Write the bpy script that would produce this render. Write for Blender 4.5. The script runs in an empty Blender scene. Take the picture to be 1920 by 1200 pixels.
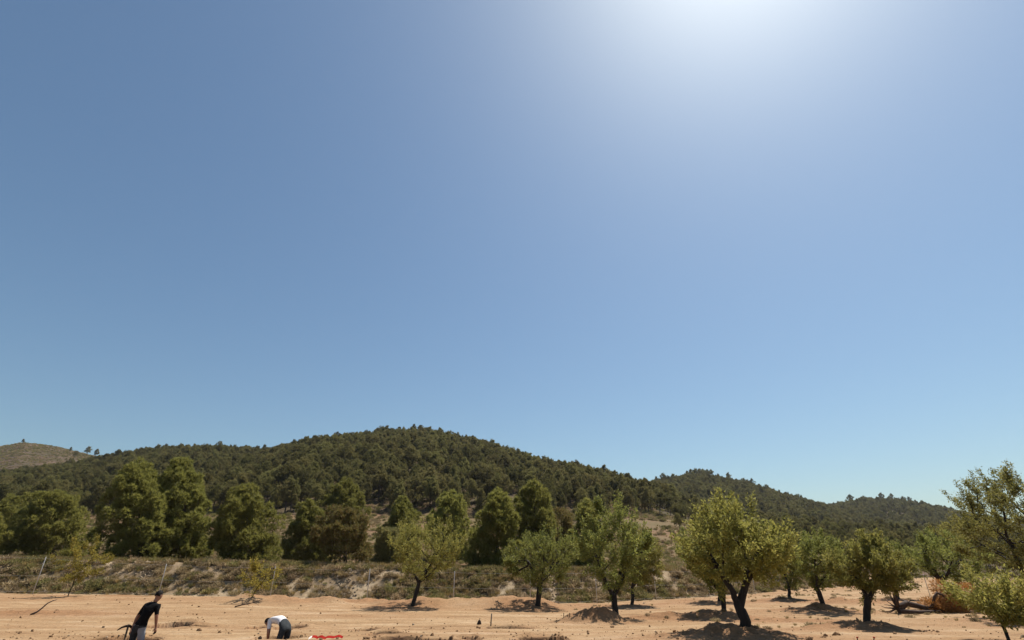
import bpy, bmesh, math, random
import numpy as np

# ------------------------------------------------------------------ camera, sky, sun, exposure
sc = bpy.context.scene
C = sc.collection
CAM_Z = 2.1
F = 950.0                      # focal length in photo pixels (1920 wide)
PITCH = math.radians(25.7)
cam = bpy.data.cameras.new('camera')
cam.sensor_width = 36.0
cam.lens = F / 1920.0 * 36.0
cam.clip_start = 0.1
cam.clip_end = 6000
camo = bpy.data.objects.new('camera', cam)
C.objects.link(camo)
camo.location = (0, 0, CAM_Z)
camo.rotation_euler = (math.radians(90) + PITCH, 0, 0)
sc.camera = camo

SUN_AZ, SUN_EL = math.radians(42), math.radians(62)
w = bpy.data.worlds.new('World')
sc.world = w
w.use_nodes = True
nt = w.node_tree
sky = nt.nodes.new('ShaderNodeTexSky')
sky.sky_type = 'NISHITA'
sky.sun_disc = False
sky.sun_elevation = SUN_EL
sky.sun_rotation = SUN_AZ
sky.altitude = 300
sky.air_density = 1.2
sky.dust_density = 1.35
sky.ozone_density = 3.0
bg = nt.nodes['Background']
bg.inputs['Strength'].default_value = 0.0555
tint = nt.nodes.new('ShaderNodeMix')          # white balance of the whole sky
tint.data_type = 'RGBA'
tint.blend_type = 'MULTIPLY'
tint.inputs['Factor'].default_value = 1.0
tint.inputs['B'].default_value = (0.92, 1.03, 1.02, 1)
nt.links.new(sky.outputs['Color'], tint.inputs['A'])
nt.links.new(tint.outputs['Result'], bg.inputs['Color'])

sun = bpy.data.lights.new('sun', 'SUN')
sun.energy = 4.2
sun.angle = math.radians(0.53)
sun.color = (1.0, 0.94, 0.84)
suno = bpy.data.objects.new('sun', sun)
C.objects.link(suno)
suno.rotation_euler = (math.radians(90) - SUN_EL, 0, math.pi - SUN_AZ)

sc.view_settings.view_transform = 'Standard'
sc.view_settings.look = 'None'
sc.view_settings.gamma = 1.0
sc.view_settings.exposure = 0.85
sc.view_settings.use_curve_mapping = False
sc.render.engine = 'CYCLES'
sc.cycles.max_bounces = 6
sc.cycles.transparent_max_bounces = 4

# ------------------------------------------------------------------ helpers
rng = np.random.default_rng(7)
CP, SP = math.cos(PITCH), math.sin(PITCH)


def ray(x, y):
    """photo pixel -> (X/Y, (z - camera height)/Y)"""
    v = (600 - y) / F
    fwd = CP - SP * v
    return (x - 960) / F / fwd, (SP + CP * v) / fwd


def at(x, y, Y):
    t, e = ray(x, y)
    return np.array([t * Y, Y, CAM_Z + e * Y])


def project(X, Y, Z):
    """world -> photo pixel"""
    dz = Z - CAM_Z
    d = Y * CP + dz * SP
    return 960 + F * X / d, 600 - F * (dz * CP - Y * SP) / d


def smooth(a, b, x):
    u = np.clip((x - a) / (b - a), 0, 1)
    return u * u * (3 - 2 * u)


def _hash(ix, iy, s):
    h = np.sin(ix * 127.1 + iy * 311.7 + s * 74.7) * 43758.5453
    return h - np.floor(h)


def vnoise(x, y, s=0):
    ix, iy = np.floor(x), np.floor(y)
    fx, fy = x - ix, y - iy
    fx = fx * fx * (3 - 2 * fx)
    fy = fy * fy * (3 - 2 * fy)
    a, b = _hash(ix, iy, s), _hash(ix + 1, iy, s)
    c, d = _hash(ix, iy + 1, s), _hash(ix + 1, iy + 1, s)
    return (a + (b - a) * fx) * (1 - fy) + (c + (d - c) * fx) * fy


def fbm(x, y, s=0, oct=4):
    r, a, n = 0, 0.5, 0
    for k in range(oct):
        r = r + a * (vnoise(x * 2 ** k, y * 2 ** k, s + k) - 0.5)
        a *= 0.5
    return r * 2


def link(o, parent=None):
    C.objects.link(o)
    if parent is not None:
        o.parent = parent
    return o


def mesh_np(name, V, Fc, mats=(), smooth_shade=False, midx=None):
    V = np.asarray(V, dtype=np.float32)
    Fc = np.asarray(Fc, dtype=np.int32)
    me = bpy.data.meshes.new(name)
    n, k = Fc.shape
    me.vertices.add(len(V))
    me.vertices.foreach_set('co', V.ravel())
    me.loops.add(n * k)
    me.loops.foreach_set('vertex_index', Fc.ravel())
    me.polygons.add(n)
    me.polygons.foreach_set('loop_start', np.arange(n, dtype=np.int32) * k)
    try:
        me.polygons.foreach_set('loop_total', np.full(n, k, dtype=np.int32))
    except Exception:
        pass
    if smooth_shade:
        me.polygons.foreach_set('use_smooth', np.ones(n, dtype=bool))
    for m in mats:
        me.materials.append(m)
    if midx is not None:
        me.polygons.foreach_set('material_index', np.asarray(midx, dtype=np.int32))
    me.update(calc_edges=True)
    return me


def empty(name, loc, label, cat, group=None, rz=0.0):
    o = bpy.data.objects.new(name, None)
    o.empty_display_size = 0.3
    C.objects.link(o)
    o.location = loc
    o.rotation_euler = (0, 0, rz)
    tag(o, label, cat, group)
    return o


def tag(o, label=None, cat=None, group=None, kind=None):
    if label: o['label'] = label
    if cat: o['category'] = cat
    if group: o['group'] = group
    if kind: o['kind'] = kind
    return o


# ------------------------------------------------------------------ materials
def new_mat(name):
    m = bpy.data.materials.new(name)
    m.use_nodes = True
    n = m.node_tree.nodes
    return m, n, m.node_tree.links, n['Principled BSDF']


def ramp(n, stops):
    r = n.new('ShaderNodeValToRGB')
    el = r.color_ramp.elements
    while len(el) < len(stops):
        el.new(0.5)
    for e, (p, c) in zip(el, stops):
        e.position = p
        e.color = (*c, 1)
    return r


def leaf_mat(name, cols, trans=0.35, rough=0.55, objvar=0.25, spec=0.3):
    m, n, l, p = new_mat(name)
    g = n.new('ShaderNodeNewGeometry')
    oi = n.new('ShaderNodeObjectInfo')
    k = len(cols)
    r = ramp(n, [(i / max(1, k - 1), c) for i, c in enumerate(cols)])
    l.new(g.outputs['Random Per Island'], r.inputs['Fac'])
    hs = n.new('ShaderNodeHueSaturation')
    mr = n.new('ShaderNodeMapRange')
    mr.inputs['To Min'].default_value = 1 - objvar
    mr.inputs['To Max'].default_value = 1 + objvar
    l.new(oi.outputs['Random'], mr.inputs['Value'])
    l.new(mr.outputs['Result'], hs.inputs['Value'])
    mh = n.new('ShaderNodeMapRange')
    mh.inputs['To Min'].default_value = 0.5 - 0.03 * objvar
    mh.inputs['To Max'].default_value = 0.5 + 0.03 * objvar
    mm = n.new('ShaderNodeMath'); mm.operation = 'FRACT'
    m7 = n.new('ShaderNodeMath'); m7.operation = 'MULTIPLY'; m7.inputs[1].default_value = 7.31
    l.new(oi.outputs['Random'], m7.inputs[0]); l.new(m7.outputs[0], mm.inputs[0])
    l.new(mm.outputs[0], mh.inputs['Value'])
    l.new(mh.outputs['Result'], hs.inputs['Hue'])
    l.new(r.outputs['Color'], hs.inputs['Color'])
    l.new(hs.outputs['Color'], p.inputs['Base Color'])
    p.inputs['Roughness'].default_value = rough
    p.inputs['Specular IOR Level'].default_value = spec
    t = n.new('ShaderNodeBsdfTranslucent')
    l.new(hs.outputs['Color'], t.inputs['Color'])
    mx = n.new('ShaderNodeMixShader')
    mx.inputs['Fac'].default_value = trans
    l.new(p.outputs[0], mx.inputs[1])
    l.new(t.outputs[0], mx.inputs[2])
    l.new(mx.outputs[0], n['Material Output'].inputs['Surface'])
    return m


def bark_mat(name, a, b, scale=9):
    m, n, l, p = new_mat(name)
    tc = n.new('ShaderNodeTexCoord')
    mp = n.new('ShaderNodeMapping')
    mp.inputs['Scale'].default_value = (scale, scale, scale * 0.25)
    l.new(tc.outputs['Object'], mp.inputs['Vector'])
    nz = n.new('ShaderNodeTexNoise')
    nz.inputs['Scale'].default_value = 1.6
    nz.inputs['Detail'].default_value = 5
    l.new(mp.outputs[0], nz.inputs['Vector'])
    r = ramp(n, [(0.3, a), (0.7, b)])
    l.new(nz.outputs['Fac'], r.inputs['Fac'])
    l.new(r.outputs['Color'], p.inputs['Base Color'])
    p.inputs['Roughness'].default_value = 0.9
    bp = n.new('ShaderNodeBump')
    bp.inputs['Strength'].default_value = 0.7
    bp.inputs['Distance'].default_value = 0.03
    l.new(nz.outputs['Fac'], bp.inputs['Height'])
    l.new(bp.outputs[0], p.inputs['Normal'])
    return m


def plain_mat(name, a, b=None, rough=0.8, scale=12, metal=0.0, bump=0.0):
    m, n, l, p = new_mat(name)
    b = b or tuple(x * 0.75 for x in a)
    tc = n.new('ShaderNodeTexCoord')
    nz = n.new('ShaderNodeTexNoise')
    nz.inputs['Scale'].default_value = scale
    nz.inputs['Detail'].default_value = 4
    l.new(tc.outputs['Object'], nz.inputs['Vector'])
    r = ramp(n, [(0.35, b), (0.65, a)])
    l.new(nz.outputs['Fac'], r.inputs['Fac'])
    l.new(r.outputs['Color'], p.inputs['Base Color'])
    p.inputs['Roughness'].default_value = rough
    p.inputs['Metallic'].default_value = metal
    p.inputs['Specular IOR Level'].default_value = 0.12 if rough > .65 else 0.4
    if bump:
        bp = n.new('ShaderNodeBump')
        bp.inputs['Strength'].default_value = bump
        bp.inputs['Distance'].default_value = 0.03
        l.new(nz.outputs['Fac'], bp.inputs['Height'])
        l.new(bp.outputs[0], p.inputs['Normal'])
    return m


def soil_mat(name, cols, scale=0.35, stretch=(1, 1, 1), fine=6.0, bump=0.5, attr=None, attr_col=None, bdist=0.06):
    """layered procedural soil: broad patches, fine grain, pebbly relief; attr mixes in a second soil colour"""
    m, n, l, p = new_mat(name)
    tc = n.new('ShaderNodeTexCoord')
    mp = n.new('ShaderNodeMapping')
    mp.inputs['Scale'].default_value = stretch
    l.new(tc.outputs['Object'], mp.inputs['Vector'])
    n1 = n.new('ShaderNodeTexNoise')
    n1.inputs['Scale'].default_value = scale
    n1.inputs['Detail'].default_value = 8
    n1.inputs['Roughness'].default_value = 0.62
    l.new(mp.outputs[0], n1.inputs['Vector'])
    r1 = ramp(n, [(0.30 + 0.4 * i / (len(cols) - 1), c) for i, c in enumerate(cols)])
    l.new(n1.outputs['Fac'], r1.inputs['Fac'])
    n2 = n.new('ShaderNodeTexNoise')
    n2.inputs['Scale'].default_value = fine
    n2.inputs['Detail'].default_value = 6
    n2.inputs['Roughness'].default_value = 0.7
    l.new(tc.outputs['Object'], n2.inputs['Vector'])
    hs = n.new('ShaderNodeHueSaturation')
    mr = n.new('ShaderNodeMapRange')
    mr.inputs['From Min'].default_value = 0.3
    mr.inputs['From Max'].default_value = 0.7
    mr.inputs['To Min'].default_value = 0.72
    mr.inputs['To Max'].default_value = 1.2
    l.new(n2.outputs['Fac'], mr.inputs['Value'])
    l.new(mr.outputs['Result'], hs.inputs['Value'])
    src = r1.outputs['Color']
    if attr:
        at_ = n.new('ShaderNodeAttribute')
        at_.attribute_name = attr
        mx = n.new('ShaderNodeMix')
        mx.data_type = 'RGBA'
        l.new(at_.outputs['Fac'], mx.inputs['Factor'])
        l.new(src, mx.inputs['A'])
        n3 = n.new('ShaderNodeTexNoise')
        n3.inputs['Scale'].default_value = 2.2
        n3.inputs['Detail'].default_value = 5
        l.new(tc.outputs['Object'], n3.inputs['Vector'])
        r3 = ramp(n, [(0.3, attr_col[0]), (0.7, attr_col[1])])
        l.new(n3.outputs['Fac'], r3.inputs['Fac'])
        l.new(r3.outputs['Color'], mx.inputs['B'])
        src = mx.outputs['Result']
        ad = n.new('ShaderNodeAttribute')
        ad.attribute_name = 'dug_shade'
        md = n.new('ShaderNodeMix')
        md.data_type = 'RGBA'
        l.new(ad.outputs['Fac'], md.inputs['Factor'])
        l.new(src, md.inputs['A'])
        md.inputs['B'].default_value = (0.10, 0.047, 0.03, 1)  # red-brown pit soil, darkened to paint in the shade of the pits
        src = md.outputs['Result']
    l.new(src, hs.inputs['Color'])
    l.new(hs.outputs['Color'], p.inputs['Base Color'])
    p.inputs['Roughness'].default_value = 0.95
    p.inputs['Specular IOR Level'].default_value = 0.15
    bp = n.new('ShaderNodeBump')
    bp.inputs['Strength'].default_value = bump
    bp.inputs['Distance'].default_value = bdist
    l.new(n2.outputs['Fac'], bp.inputs['Height'])
    l.new(bp.outputs[0], p.inputs['Normal'])
    return m


M = {}
M['soil'] = soil_mat('worked_soil', [(0.200, 0.116, 0.058), (0.268, 0.165, 0.085), (0.315, 0.208, 0.115), (0.400, 0.289, 0.185)], 0.8, (0.3, 1.1, 1), 8.0, 0.8,
                     'red', [(0.21, 0.11, 0.052), (0.27, 0.15, 0.075)])
M['bank_soil'] = soil_mat('bank_soil', [(0.150, 0.105, 0.060), (0.230, 0.165, 0.100), (0.360, 0.280, 0.185)], 0.8, (1, 1, 1), 4.0, 0.9)
M['terrace_soil'] = soil_mat('terrace_soil', [(0.109, 0.087, 0.038), (0.142, 0.093, 0.048), (0.180, 0.095, 0.055)], 0.11, (0.6, 1, 1), 2.0, 0.9)
M['hill_soil'] = soil_mat('hill_soil', [(0.054, 0.047, 0.022), (0.077, 0.054, 0.032), (0.126, 0.077, 0.054)], 0.05, (1, 1, 1), 0.7, 0.8, bdist=0.5)
M['almond_leaf'] = leaf_mat('almond_leaf', [(0.167, 0.186, 0.045), (0.230, 0.236, 0.056), (0.194, 0.215, 0.059), (0.292, 0.278, 0.075)], 0.48, 0.65, 0.12, 0.15)
M['almond_leaf_yellow'] = leaf_mat('almond_leaf_yellow', [(0.195, 0.189, 0.046), (0.260, 0.243, 0.061), (0.221, 0.209, 0.054), (0.338, 0.290, 0.079)], 0.48, 0.65, 0.12, 0.15)
M['sapling_leaf'] = leaf_mat('sapling_leaf', [(0.220, 0.190, 0.035), (0.320, 0.250, 0.050), (0.260, 0.220, 0.045)], 0.5, 0.65, 0.1, 0.15)
M['almond_leaf_olive'] = leaf_mat('almond_leaf_olive', [(0.154, 0.148, 0.039), (0.210, 0.193, 0.050), (0.252, 0.223, 0.070)], 0.46, 0.65, 0.1, 0.15)
M['dead_leaf'] = leaf_mat('dead_leaf', [(0.32, 0.15, 0.045), (0.44, 0.21, 0.065), (0.38, 0.17, 0.05)], 0.4, 0.7, 0.1, 0.2)
M['pine_young'] = leaf_mat('pine_needle_young', [(0.169, 0.169, 0.044), (0.226, 0.218, 0.055), (0.296, 0.269, 0.072)], 0.52, 0.6, 0.16, 0.2)
M['pine_brown'] = leaf_mat('pine_needle_brown', [(0.154, 0.140, 0.042), (0.196, 0.119, 0.050), (0.154, 0.161, 0.042), (0.224, 0.147, 0.063)], 0.42, 0.6, 0.1, 0.2)
M['pine_forest'] = leaf_mat('pine_needle_forest', [(0.120, 0.114, 0.043), (0.162, 0.146, 0.053), (0.204, 0.174, 0.062)], 0.48, 0.65, 0.38, 0.15)
M['scrub_olive'] = leaf_mat('scrub_olive', [(0.145, 0.138, 0.051), (0.203, 0.181, 0.070), (0.261, 0.217, 0.087)], 0.35, 0.8, 0.3, 0.1)
M['scrub_brown'] = leaf_mat('scrub_brown', [(0.217, 0.155, 0.087), (0.287, 0.217, 0.124), (0.372, 0.287, 0.167)], 0.35, 0.8, 0.3, 0.1)
M['dry_grass'] = leaf_mat('dry_grass', [(0.260, 0.189, 0.072), (0.338, 0.240, 0.104), (0.221, 0.182, 0.065)], 0.3, 0.8, 0.25, 0.1)
M['bark'] = bark_mat('almond_bark', (0.014, 0.010, 0.008), (0.034, 0.025, 0.019))
M['pine_bark'] = bark_mat('pine_bark', (0.045, 0.03, 0.022), (0.10, 0.068, 0.05), 5)
M['dead_wood'] = bark_mat('dead_wood', (0.032, 0.018, 0.012), (0.07, 0.04, 0.028), 7)
M['galvanised'] = plain_mat('galvanised_steel', (0.50, 0.50, 0.49), (0.40, 0.40, 0.39), 0.55, 20, 0.0)
M['clod'] = plain_mat('earth_clod', (0.25, 0.155, 0.085), (0.19, 0.11, 0.058), 0.95, 3, bump=0.5)
M['rock'] = plain_mat('pale_limestone', (0.33, 0.26, 0.185), (0.23, 0.175, 0.12), 0.9, 3, bump=0.6)

# ------------------------------------------------------------------ terrain
toe_px = [(-500, 1108, 41), (0, 1113, 41), (73, 1114, 41), (300, 1116, 40.5), (510, 1121, 39.5), (690, 1127, 39), (850, 1131, 38.5),
          (1000, 1133, 38), (1130, 1130, 39.5), (1250, 1124, 42), (1350, 1118, 46), (1440, 1111, 51), (1560, 1102, 60),
          (1650, 1095, 70), (1740, 1088, 82), (1900, 1084, 90), (2500, 1084, 90)]
_tt = np.array([ray(x, y)[0] for x, y, Y in toe_px])
_tY = np.array([Y for x, y, Y in toe_px], float)
_tz = np.array([at(x, y, Y)[2] for x, y, Y in toe_px])


def tpx(x, y=1080):
    return ray(x, y)[0]


hb_t = np.array([tpx(v) for v in (-500, 0, 700, 1000, 1200, 1350, 1480, 1600, 1700)])
hb_v = np.array([2.25, 2.2, 1.95, 1.85, 1.85, 1.7, 1.4, 0.7, 0.15])

HILLS = {
    'main': ([(300, 945), (380, 910), (440, 885), (510, 860), (560, 845), (640, 833), (720, 824), (790, 822), (850, 831), (900, 841), (960, 865),
              (1020, 883), (1080, 897), (1140, 912), (1200, 930), (1260, 950), (1330, 968), (1420, 985), (1560, 1003), (1750, 1012), (2100, 1020)],
             [(300, 330), (780, 365), (1000, 330), (1200, 285), (1400, 240), (2100, 220)], 0.36),
    'wooded': ([(-500, 935), (0, 903), (100, 889), (200, 870), (270, 858), (340, 850), (410, 848), (470, 853), (520, 860), (600, 878), (750, 930)],
               [(-500, 430), (600, 430)], 0.37),
    'bare': ([(-600, 880), (-250, 842), (-100, 836), (0, 837), (45, 829), (100, 836), (150, 848), (200, 860), (300, 886), (450, 940)],
             [(-600, 620), (450, 620)], 0.5),
    'second': ([(900, 968), (1000, 943), (1100, 928), (1200, 917), (1250, 907), (1300, 897), (1340, 900), (1400, 913), (1460, 931), (1530, 951),
                (1600, 970), (1750, 998)], [(900, 600), (1750, 600)], 0.45),
    'third': ([(1300, 1008), (1450, 974), (1530, 957), (1570, 950), (1620, 940), (1680, 941), (1740, 951), (1800, 965), (1900, 988), (2200, 1013)],
              [(1300, 760), (2200, 760)], 0.5),
}
_H = {}
for k, (sk, yr, fb) in HILLS.items():
    tr = np.array([ray(x, y)[0] for x, y in sk]); er = np.array([ray(x, y)[1] for x, y in sk])
    ty = np.array([tpx(x, 900) for x, Y in yr]); yy = np.array([Y for x, Y in yr], float)
    _H[k] = (tr, er, ty, yy, fb)


def base_z(X, Y):
    t = X / np.maximum(Y, 6.0)
    Yt = np.interp(t, _tt, _tY)
    zt = np.interp(t, _tt, _tz)
    a = np.clip((Y - 20) / np.maximum(Yt - 20, 1), 0, 1)
    z = zt * a + np.interp(Y, [-30, 6, 12, 14.5, 16.5, 18.5, 20.5, 22.5], [.5, .5, .47, .41, .31, .18, .06, 0])
    d = Y - Yt
    z = z + np.interp(t, hb_t, hb_v) * smooth(0.1, 4.6, d + 0.5 * fbm(X * 0.35, Y * 0.35, 3))
    left = 1 - 0.55 * smooth(0.25, 0.6, t)
    dd = np.clip(d - 6, 0, None)
    z = z + left * np.where(dd < 84, 0.0015 * dd ** 2, 0.0015 * 84 ** 2 + 0.04 * (dd - 84))
    return z, d, t


def hill_z(X, Y, z):
    which = np.zeros(np.shape(z), int)
    t = X / np.maximum(Y, 6.0)
    for i, k in enumerate(_H):
        tr, er, ty, yy, fb = _H[k]
        Yr = np.interp(t, ty, yy)
        zr = CAM_Z + np.interp(t, tr, er) * Yr
        Yb = fb * Yr
        zb = base_z(t * Yb, Yb)[0] - 0.3
        u = (Y - Yb) / (Yr - Yb)
        s = u + 0.22 * u * (1 - u)
        zh = np.where(u < 1, zb + (zr - zb) * s, zr - (Y - Yr) * 0.3)
        zh = np.where(u < 0, zb - 400 * (-u), zh)
        ok = (t > tr[0]) & (t < tr[-1])
        zh = np.where(ok, zh, -50)
        # gullies and shoulders, fading out at the crest so the skyline stays put
        zh = zh + np.where((u > 0) & (u < 1), 10 * u * (1 - u) * fbm(X * 0.018, Y * 0.018, 11 + i, 3), 0)
        which = np.where(zh > z, i + 1, which)
        z = np.maximum(z, zh)
    return z, which


MOUNDS = []     # (X, Y, rx, ry, h)
PITS = []       # (X, Y, hx, hy, depth, angle)


def pit_uv(X, Y, q):
    px, py, hx, hy, dep, a = q
    ca, sa = math.cos(a), math.sin(a)
    u = ((X - px) * ca + (Y - py) * sa) / hx + 0.16 * fbm(X * 1.7, Y * 1.7, 61, 2)
    v = (-(X - px) * sa + (Y - py) * ca) / hy + 0.16 * fbm(X * 1.7, Y * 1.7, 62, 2)
    return u, v, (np.abs(u) ** 4 + np.abs(v) ** 4) ** 0.25


def H(X, Y):
    X = np.asarray(X, float); Y = np.asarray(Y, float)
    z, d, t = base_z(X, Y)
    z, which = hill_z(X, Y, z)
    field = (1 - smooth(-0.5, 1.0, d)) * smooth(8, 13, Y)
    rough = 0.06 * fbm(X * 0.16, Y * 0.6, 21, 4) + 0.014 * fbm(X * 0.35, Y * 2.2, 23, 3) + 0.03 * fbm(X * 1.1, Y * 1.3, 24, 4) + 0.018 * fbm(X * 5, Y * 5, 25, 2) + 0.05 * fbm(X * 0.9, Y * 1.1, 22, 3) * smooth(26, 32, Y)
    # spoil ridge heaped along the foot of the bank
    x_ = t
    berm = smooth(-6.5, -4.2, d) * (1 - smooth(-2.2, -0.8, d))
    along = smooth(tpx(380), tpx(480), x_) * (1 - smooth(tpx(1000), tpx(1080), x_))
    z = z + field * (rough + berm * along * np.clip(0.22 + 0.5 * fbm(X * 0.22, Y * 0.35, 31, 4) + 0.22 * fbm(X * 1.1, Y * 1.1, 32, 3), 00.02, 1.0))
    z = z + (1 - field) * np.where(which == 0, 0.12 * fbm(X * 0.5, Y * 0.5, 41, 3), 0)
    for (mx, my, rx, ry, h) in MOUNDS:
        q = ((X - mx) / rx) ** 2 + ((Y - my) / ry) ** 2
        m = np.exp(-q * 1.3)
        z = z + h * m * (1 + 0.9 * fbm(X * 1.3, Y * 1.3, 51, 3) + 0.5 * fbm(X * 4, Y * 4, 52, 2))
    for q in PITS:
        u, v, r = pit_uv(X, Y, q)
        hy, dep = q[3], q[4]
        # pit with steep walls, its spoil thrown up low along the far rim
        spoil = np.exp(-((v - 1.02 - .30 / hy) / (.22 / hy)) ** 2) * np.exp(-u ** 4 * .4) * smooth(1.02, 1.1, r)
        z = z - dep * (1 - smooth(0.94, 1.02, r)) + 0.08 * spoil * (1 + .5 * fbm(X * 3, Y * 3, 63, 3))
    return z


def hit(x, y, Y0=10.0, Y1=110.0):
    """first ground point seen through a photo pixel"""
    t, e = ray(x, y)
    Ys = np.linspace(Y0, Y1, 3000)
    zz = H(t * Ys, Ys)
    k = np.argmax(CAM_Z + e * Ys <= zz)
    Y = Ys[k]
    return np.array([t * Y, Y, zz[k]])


# ------------------------------------------------------------------ almond tree table (photo pixels)
# base, fork, crown x0 x1 top bottom, trunk radius, leaf material, limbs, label, mound height
ALM = [
    dict(b=(772, 1139), f=(786, 1092), c=(722, 872, 968, 1078), r=.13, m='almond_leaf_yellow', mound=.10,
         lab='almond tree with open yellowish crown on the spoil ridge, trunk leaning over a dark shadow'),
    dict(b=(1008, 1139), f=(1013, 1092), c=(950, 1078, 985, 1088), r=.17, m='almond_leaf', mound=.1,
         lab='low almond tree with short thick straight trunk and a limb branching off low'),
    dict(b=(1156, 1159), f=(1151, 1117), c=(1078, 1215, 945, 1088), r=.16, m='almond_leaf', mound=.0,
         lab='tall almond tree forking into three limbs behind a large earth mound'),
    dict(b=(1183, 1139), f=(1185, 1104), c=(1162, 1238, 988, 1090), r=.12, m='almond_leaf_yellow', mound=.12,
         lab='slender almond tree standing just behind the three-limbed one'),
    dict(b=(1347, 1131), f=(1349, 1105), c=(1300, 1380, 1010, 1090), r=.12, m='almond_leaf', mound=.12,
         lab='almond tree by the foot of the bank, mostly hidden by the leaning almond'),
    dict(b=(1358, 1157), f=(1356, 1117), c=(1275, 1400, 990, 1090), r=.13, m='almond_leaf', mound=.22,
         lab='almond tree with thin upright trunk just behind the big leaning almond'),
    dict(b=(1402, 1199), f=(1385, 1136), c=(1272, 1492, 946, 1088), r=.16, m='almond_leaf_yellow', mound=.32,
         lab='biggest almond tree with thick leaning trunk and wide curved fork'),
    dict(b=(1481, 1126), f=(1480, 1098), c=(1445, 1512, 1000, 1092), r=.12, m='almond_leaf', mound=.15,
         lab='small almond tree standing farther back with short upright trunk'),
    dict(b=(1547, 1146), f=(1531, 1101), c=(1480, 1590, 1003, 1086), r=.14, m='almond_leaf', mound=.25,
         lab='almond tree with leaning trunk between the biggest almond and the straight-trunked one'),
    dict(b=(1627, 1181), f=(1627, 1128), c=(1562, 1692, 1008, 1104), r=.13, m='almond_leaf_yellow', mound=.22,
         lab='almond tree with straight trunk standing behind two red-topped pegs'),
    dict(b=(1684, 1126), f=(1680, 1102), c=(1640, 1732, 1008, 1090), r=.13, m='almond_leaf', mound=.12,
         lab='almond tree rising behind the roots of the fallen dead tree'),
    dict(b=(1822, 1140), f=(1762, 1088), c=(1698, 1850, 985, 1096), r=.19, m='almond_leaf', mound=.15,
         lab='almond tree with strongly slanting trunk above the orange dead foliage'),
    dict(b=(1940, 1165), f=(1935, 1098), c=(1792, 2060, 880, 1092), r=.20, m='almond_leaf_olive', mound=.15,
         lab='tall almond tree with feathery olive crown standing above the skyline'),
]
for a in ALM:
    p = hit(*a['b'])
    a['p'] = p
    if a['mound']:
        MOUNDS.append((p[0] - 0.5, p[1] - 0.2, 1.7, 1.2, a['mound']))
pm = hit(1118, 1166)
MOUNDS.append((pm[0], pm[1], 1.25, 0.7, .45))
for (x, y, rx, ry, h) in [(60, 1150, 3.0, 1.0, .12), (1240, 1160, 1.5, .6, .18), (1480, 1165, 2, .6, .12), (1590, 1130, 2.5, 1, .2)]:
    q = hit(x, y); MOUNDS.append((q[0], q[1], rx, ry, h))


def pit(x, y, hx, hy, dep, ang=0.0):
    q = hit(x, y)
    PITS.append((q[0], q[1], hx, hy, dep, math.radians(ang)))


_pits = []
for (x, y, hx, hy, dep, ang) in [
        (325, 1173, .66, 1.0, .5, 0), (546, 1177, .36, .9, .45, 0), (700, 1180, .5, .6, .5, 0), (722, 1188, .42, 1.1, .6, 10), (742, 1199, .6, .8, .6, 0),
        (1010, 1200, .50, 1.0, .6, 0), (1051, 1197, .16, .5, .3, 0), (955, 1178, .9, .34, .3, -22), (800, 1202, .9, .3, .2, 0), (176, 1202, .35, .4, .3, 0),
        (487, 1176, .3, .5, .3, 0), (880, 1198, .3, .3, .15, 0), (345, 1174, .9, .2, .15, 0)]:
    X_, Y_ = hit(x, y)[:2]
    _pits.append((X_, Y_, hx, hy, dep, math.radians(ang)))
P1 = np.array([-9.45, 14.95]); P2 = np.array([-5.98, 15.5])
_pits.append((P1[0] - .05, P1[1] - .05, .55, .50, .66, 0))
_pits.append((P2[0] - .12, P2[1] - .02, .50, .50, .66, 0))
PITS.extend(_pits)

# grid of the one ground sheet, split into soil zones
sg = np.concatenate([np.arange(-1.25, -0.46, 0.0075), np.arange(-0.46, 0.46, 0.0014), np.arange(0.46, 1.26, 0.0075)])
yg = np.concatenate([np.arange(-25, 12, 1.5), np.arange(12, 26, 0.07), np.arange(26, 30, 0.15), np.arange(30, 52, 0.28), np.arange(52, 130, 1.5), np.arange(130, 460, 4.5),
                     np.arange(460, 1000, 12), np.arange(1000, 1500, 100)])
SG, YG = np.meshgrid(sg, yg)
XG = SG * (YG + 30)
ZG = H(XG, YG)
_, DG, TG = base_z(XG, YG)
_, WG = hill_z(XG, YG, base_z(XG, YG)[0])
VG = np.stack([XG, YG, ZG], -1).reshape(-1, 3)
ny, nx = XG.shape
I = np.arange(ny * nx).reshape(ny, nx)
FG = np.stack([I[:-1, :-1], I[:-1, 1:], I[1:, 1:], I[1:, :-1]], -1).reshape(-1, 4)
dc = DG[:-1, :-1].ravel(); wc = WG[:-1, :-1].ravel()
hbf = np.interp(TG[:-1, :-1].ravel(), hb_t, hb_v)
zone = np.where(dc < 0.0, 0, np.where(dc < 4.8, 1, 2))
zone = np.where((zone == 1) & (hbf < 0.3), 2, zone)
tc_ = TG[:-1, :-1].ravel()
zone = np.where((tc_ > tpx(1590)) & (dc < 22), 0, zone)
zone = np.where(wc > 0, 3, zone)
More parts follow.
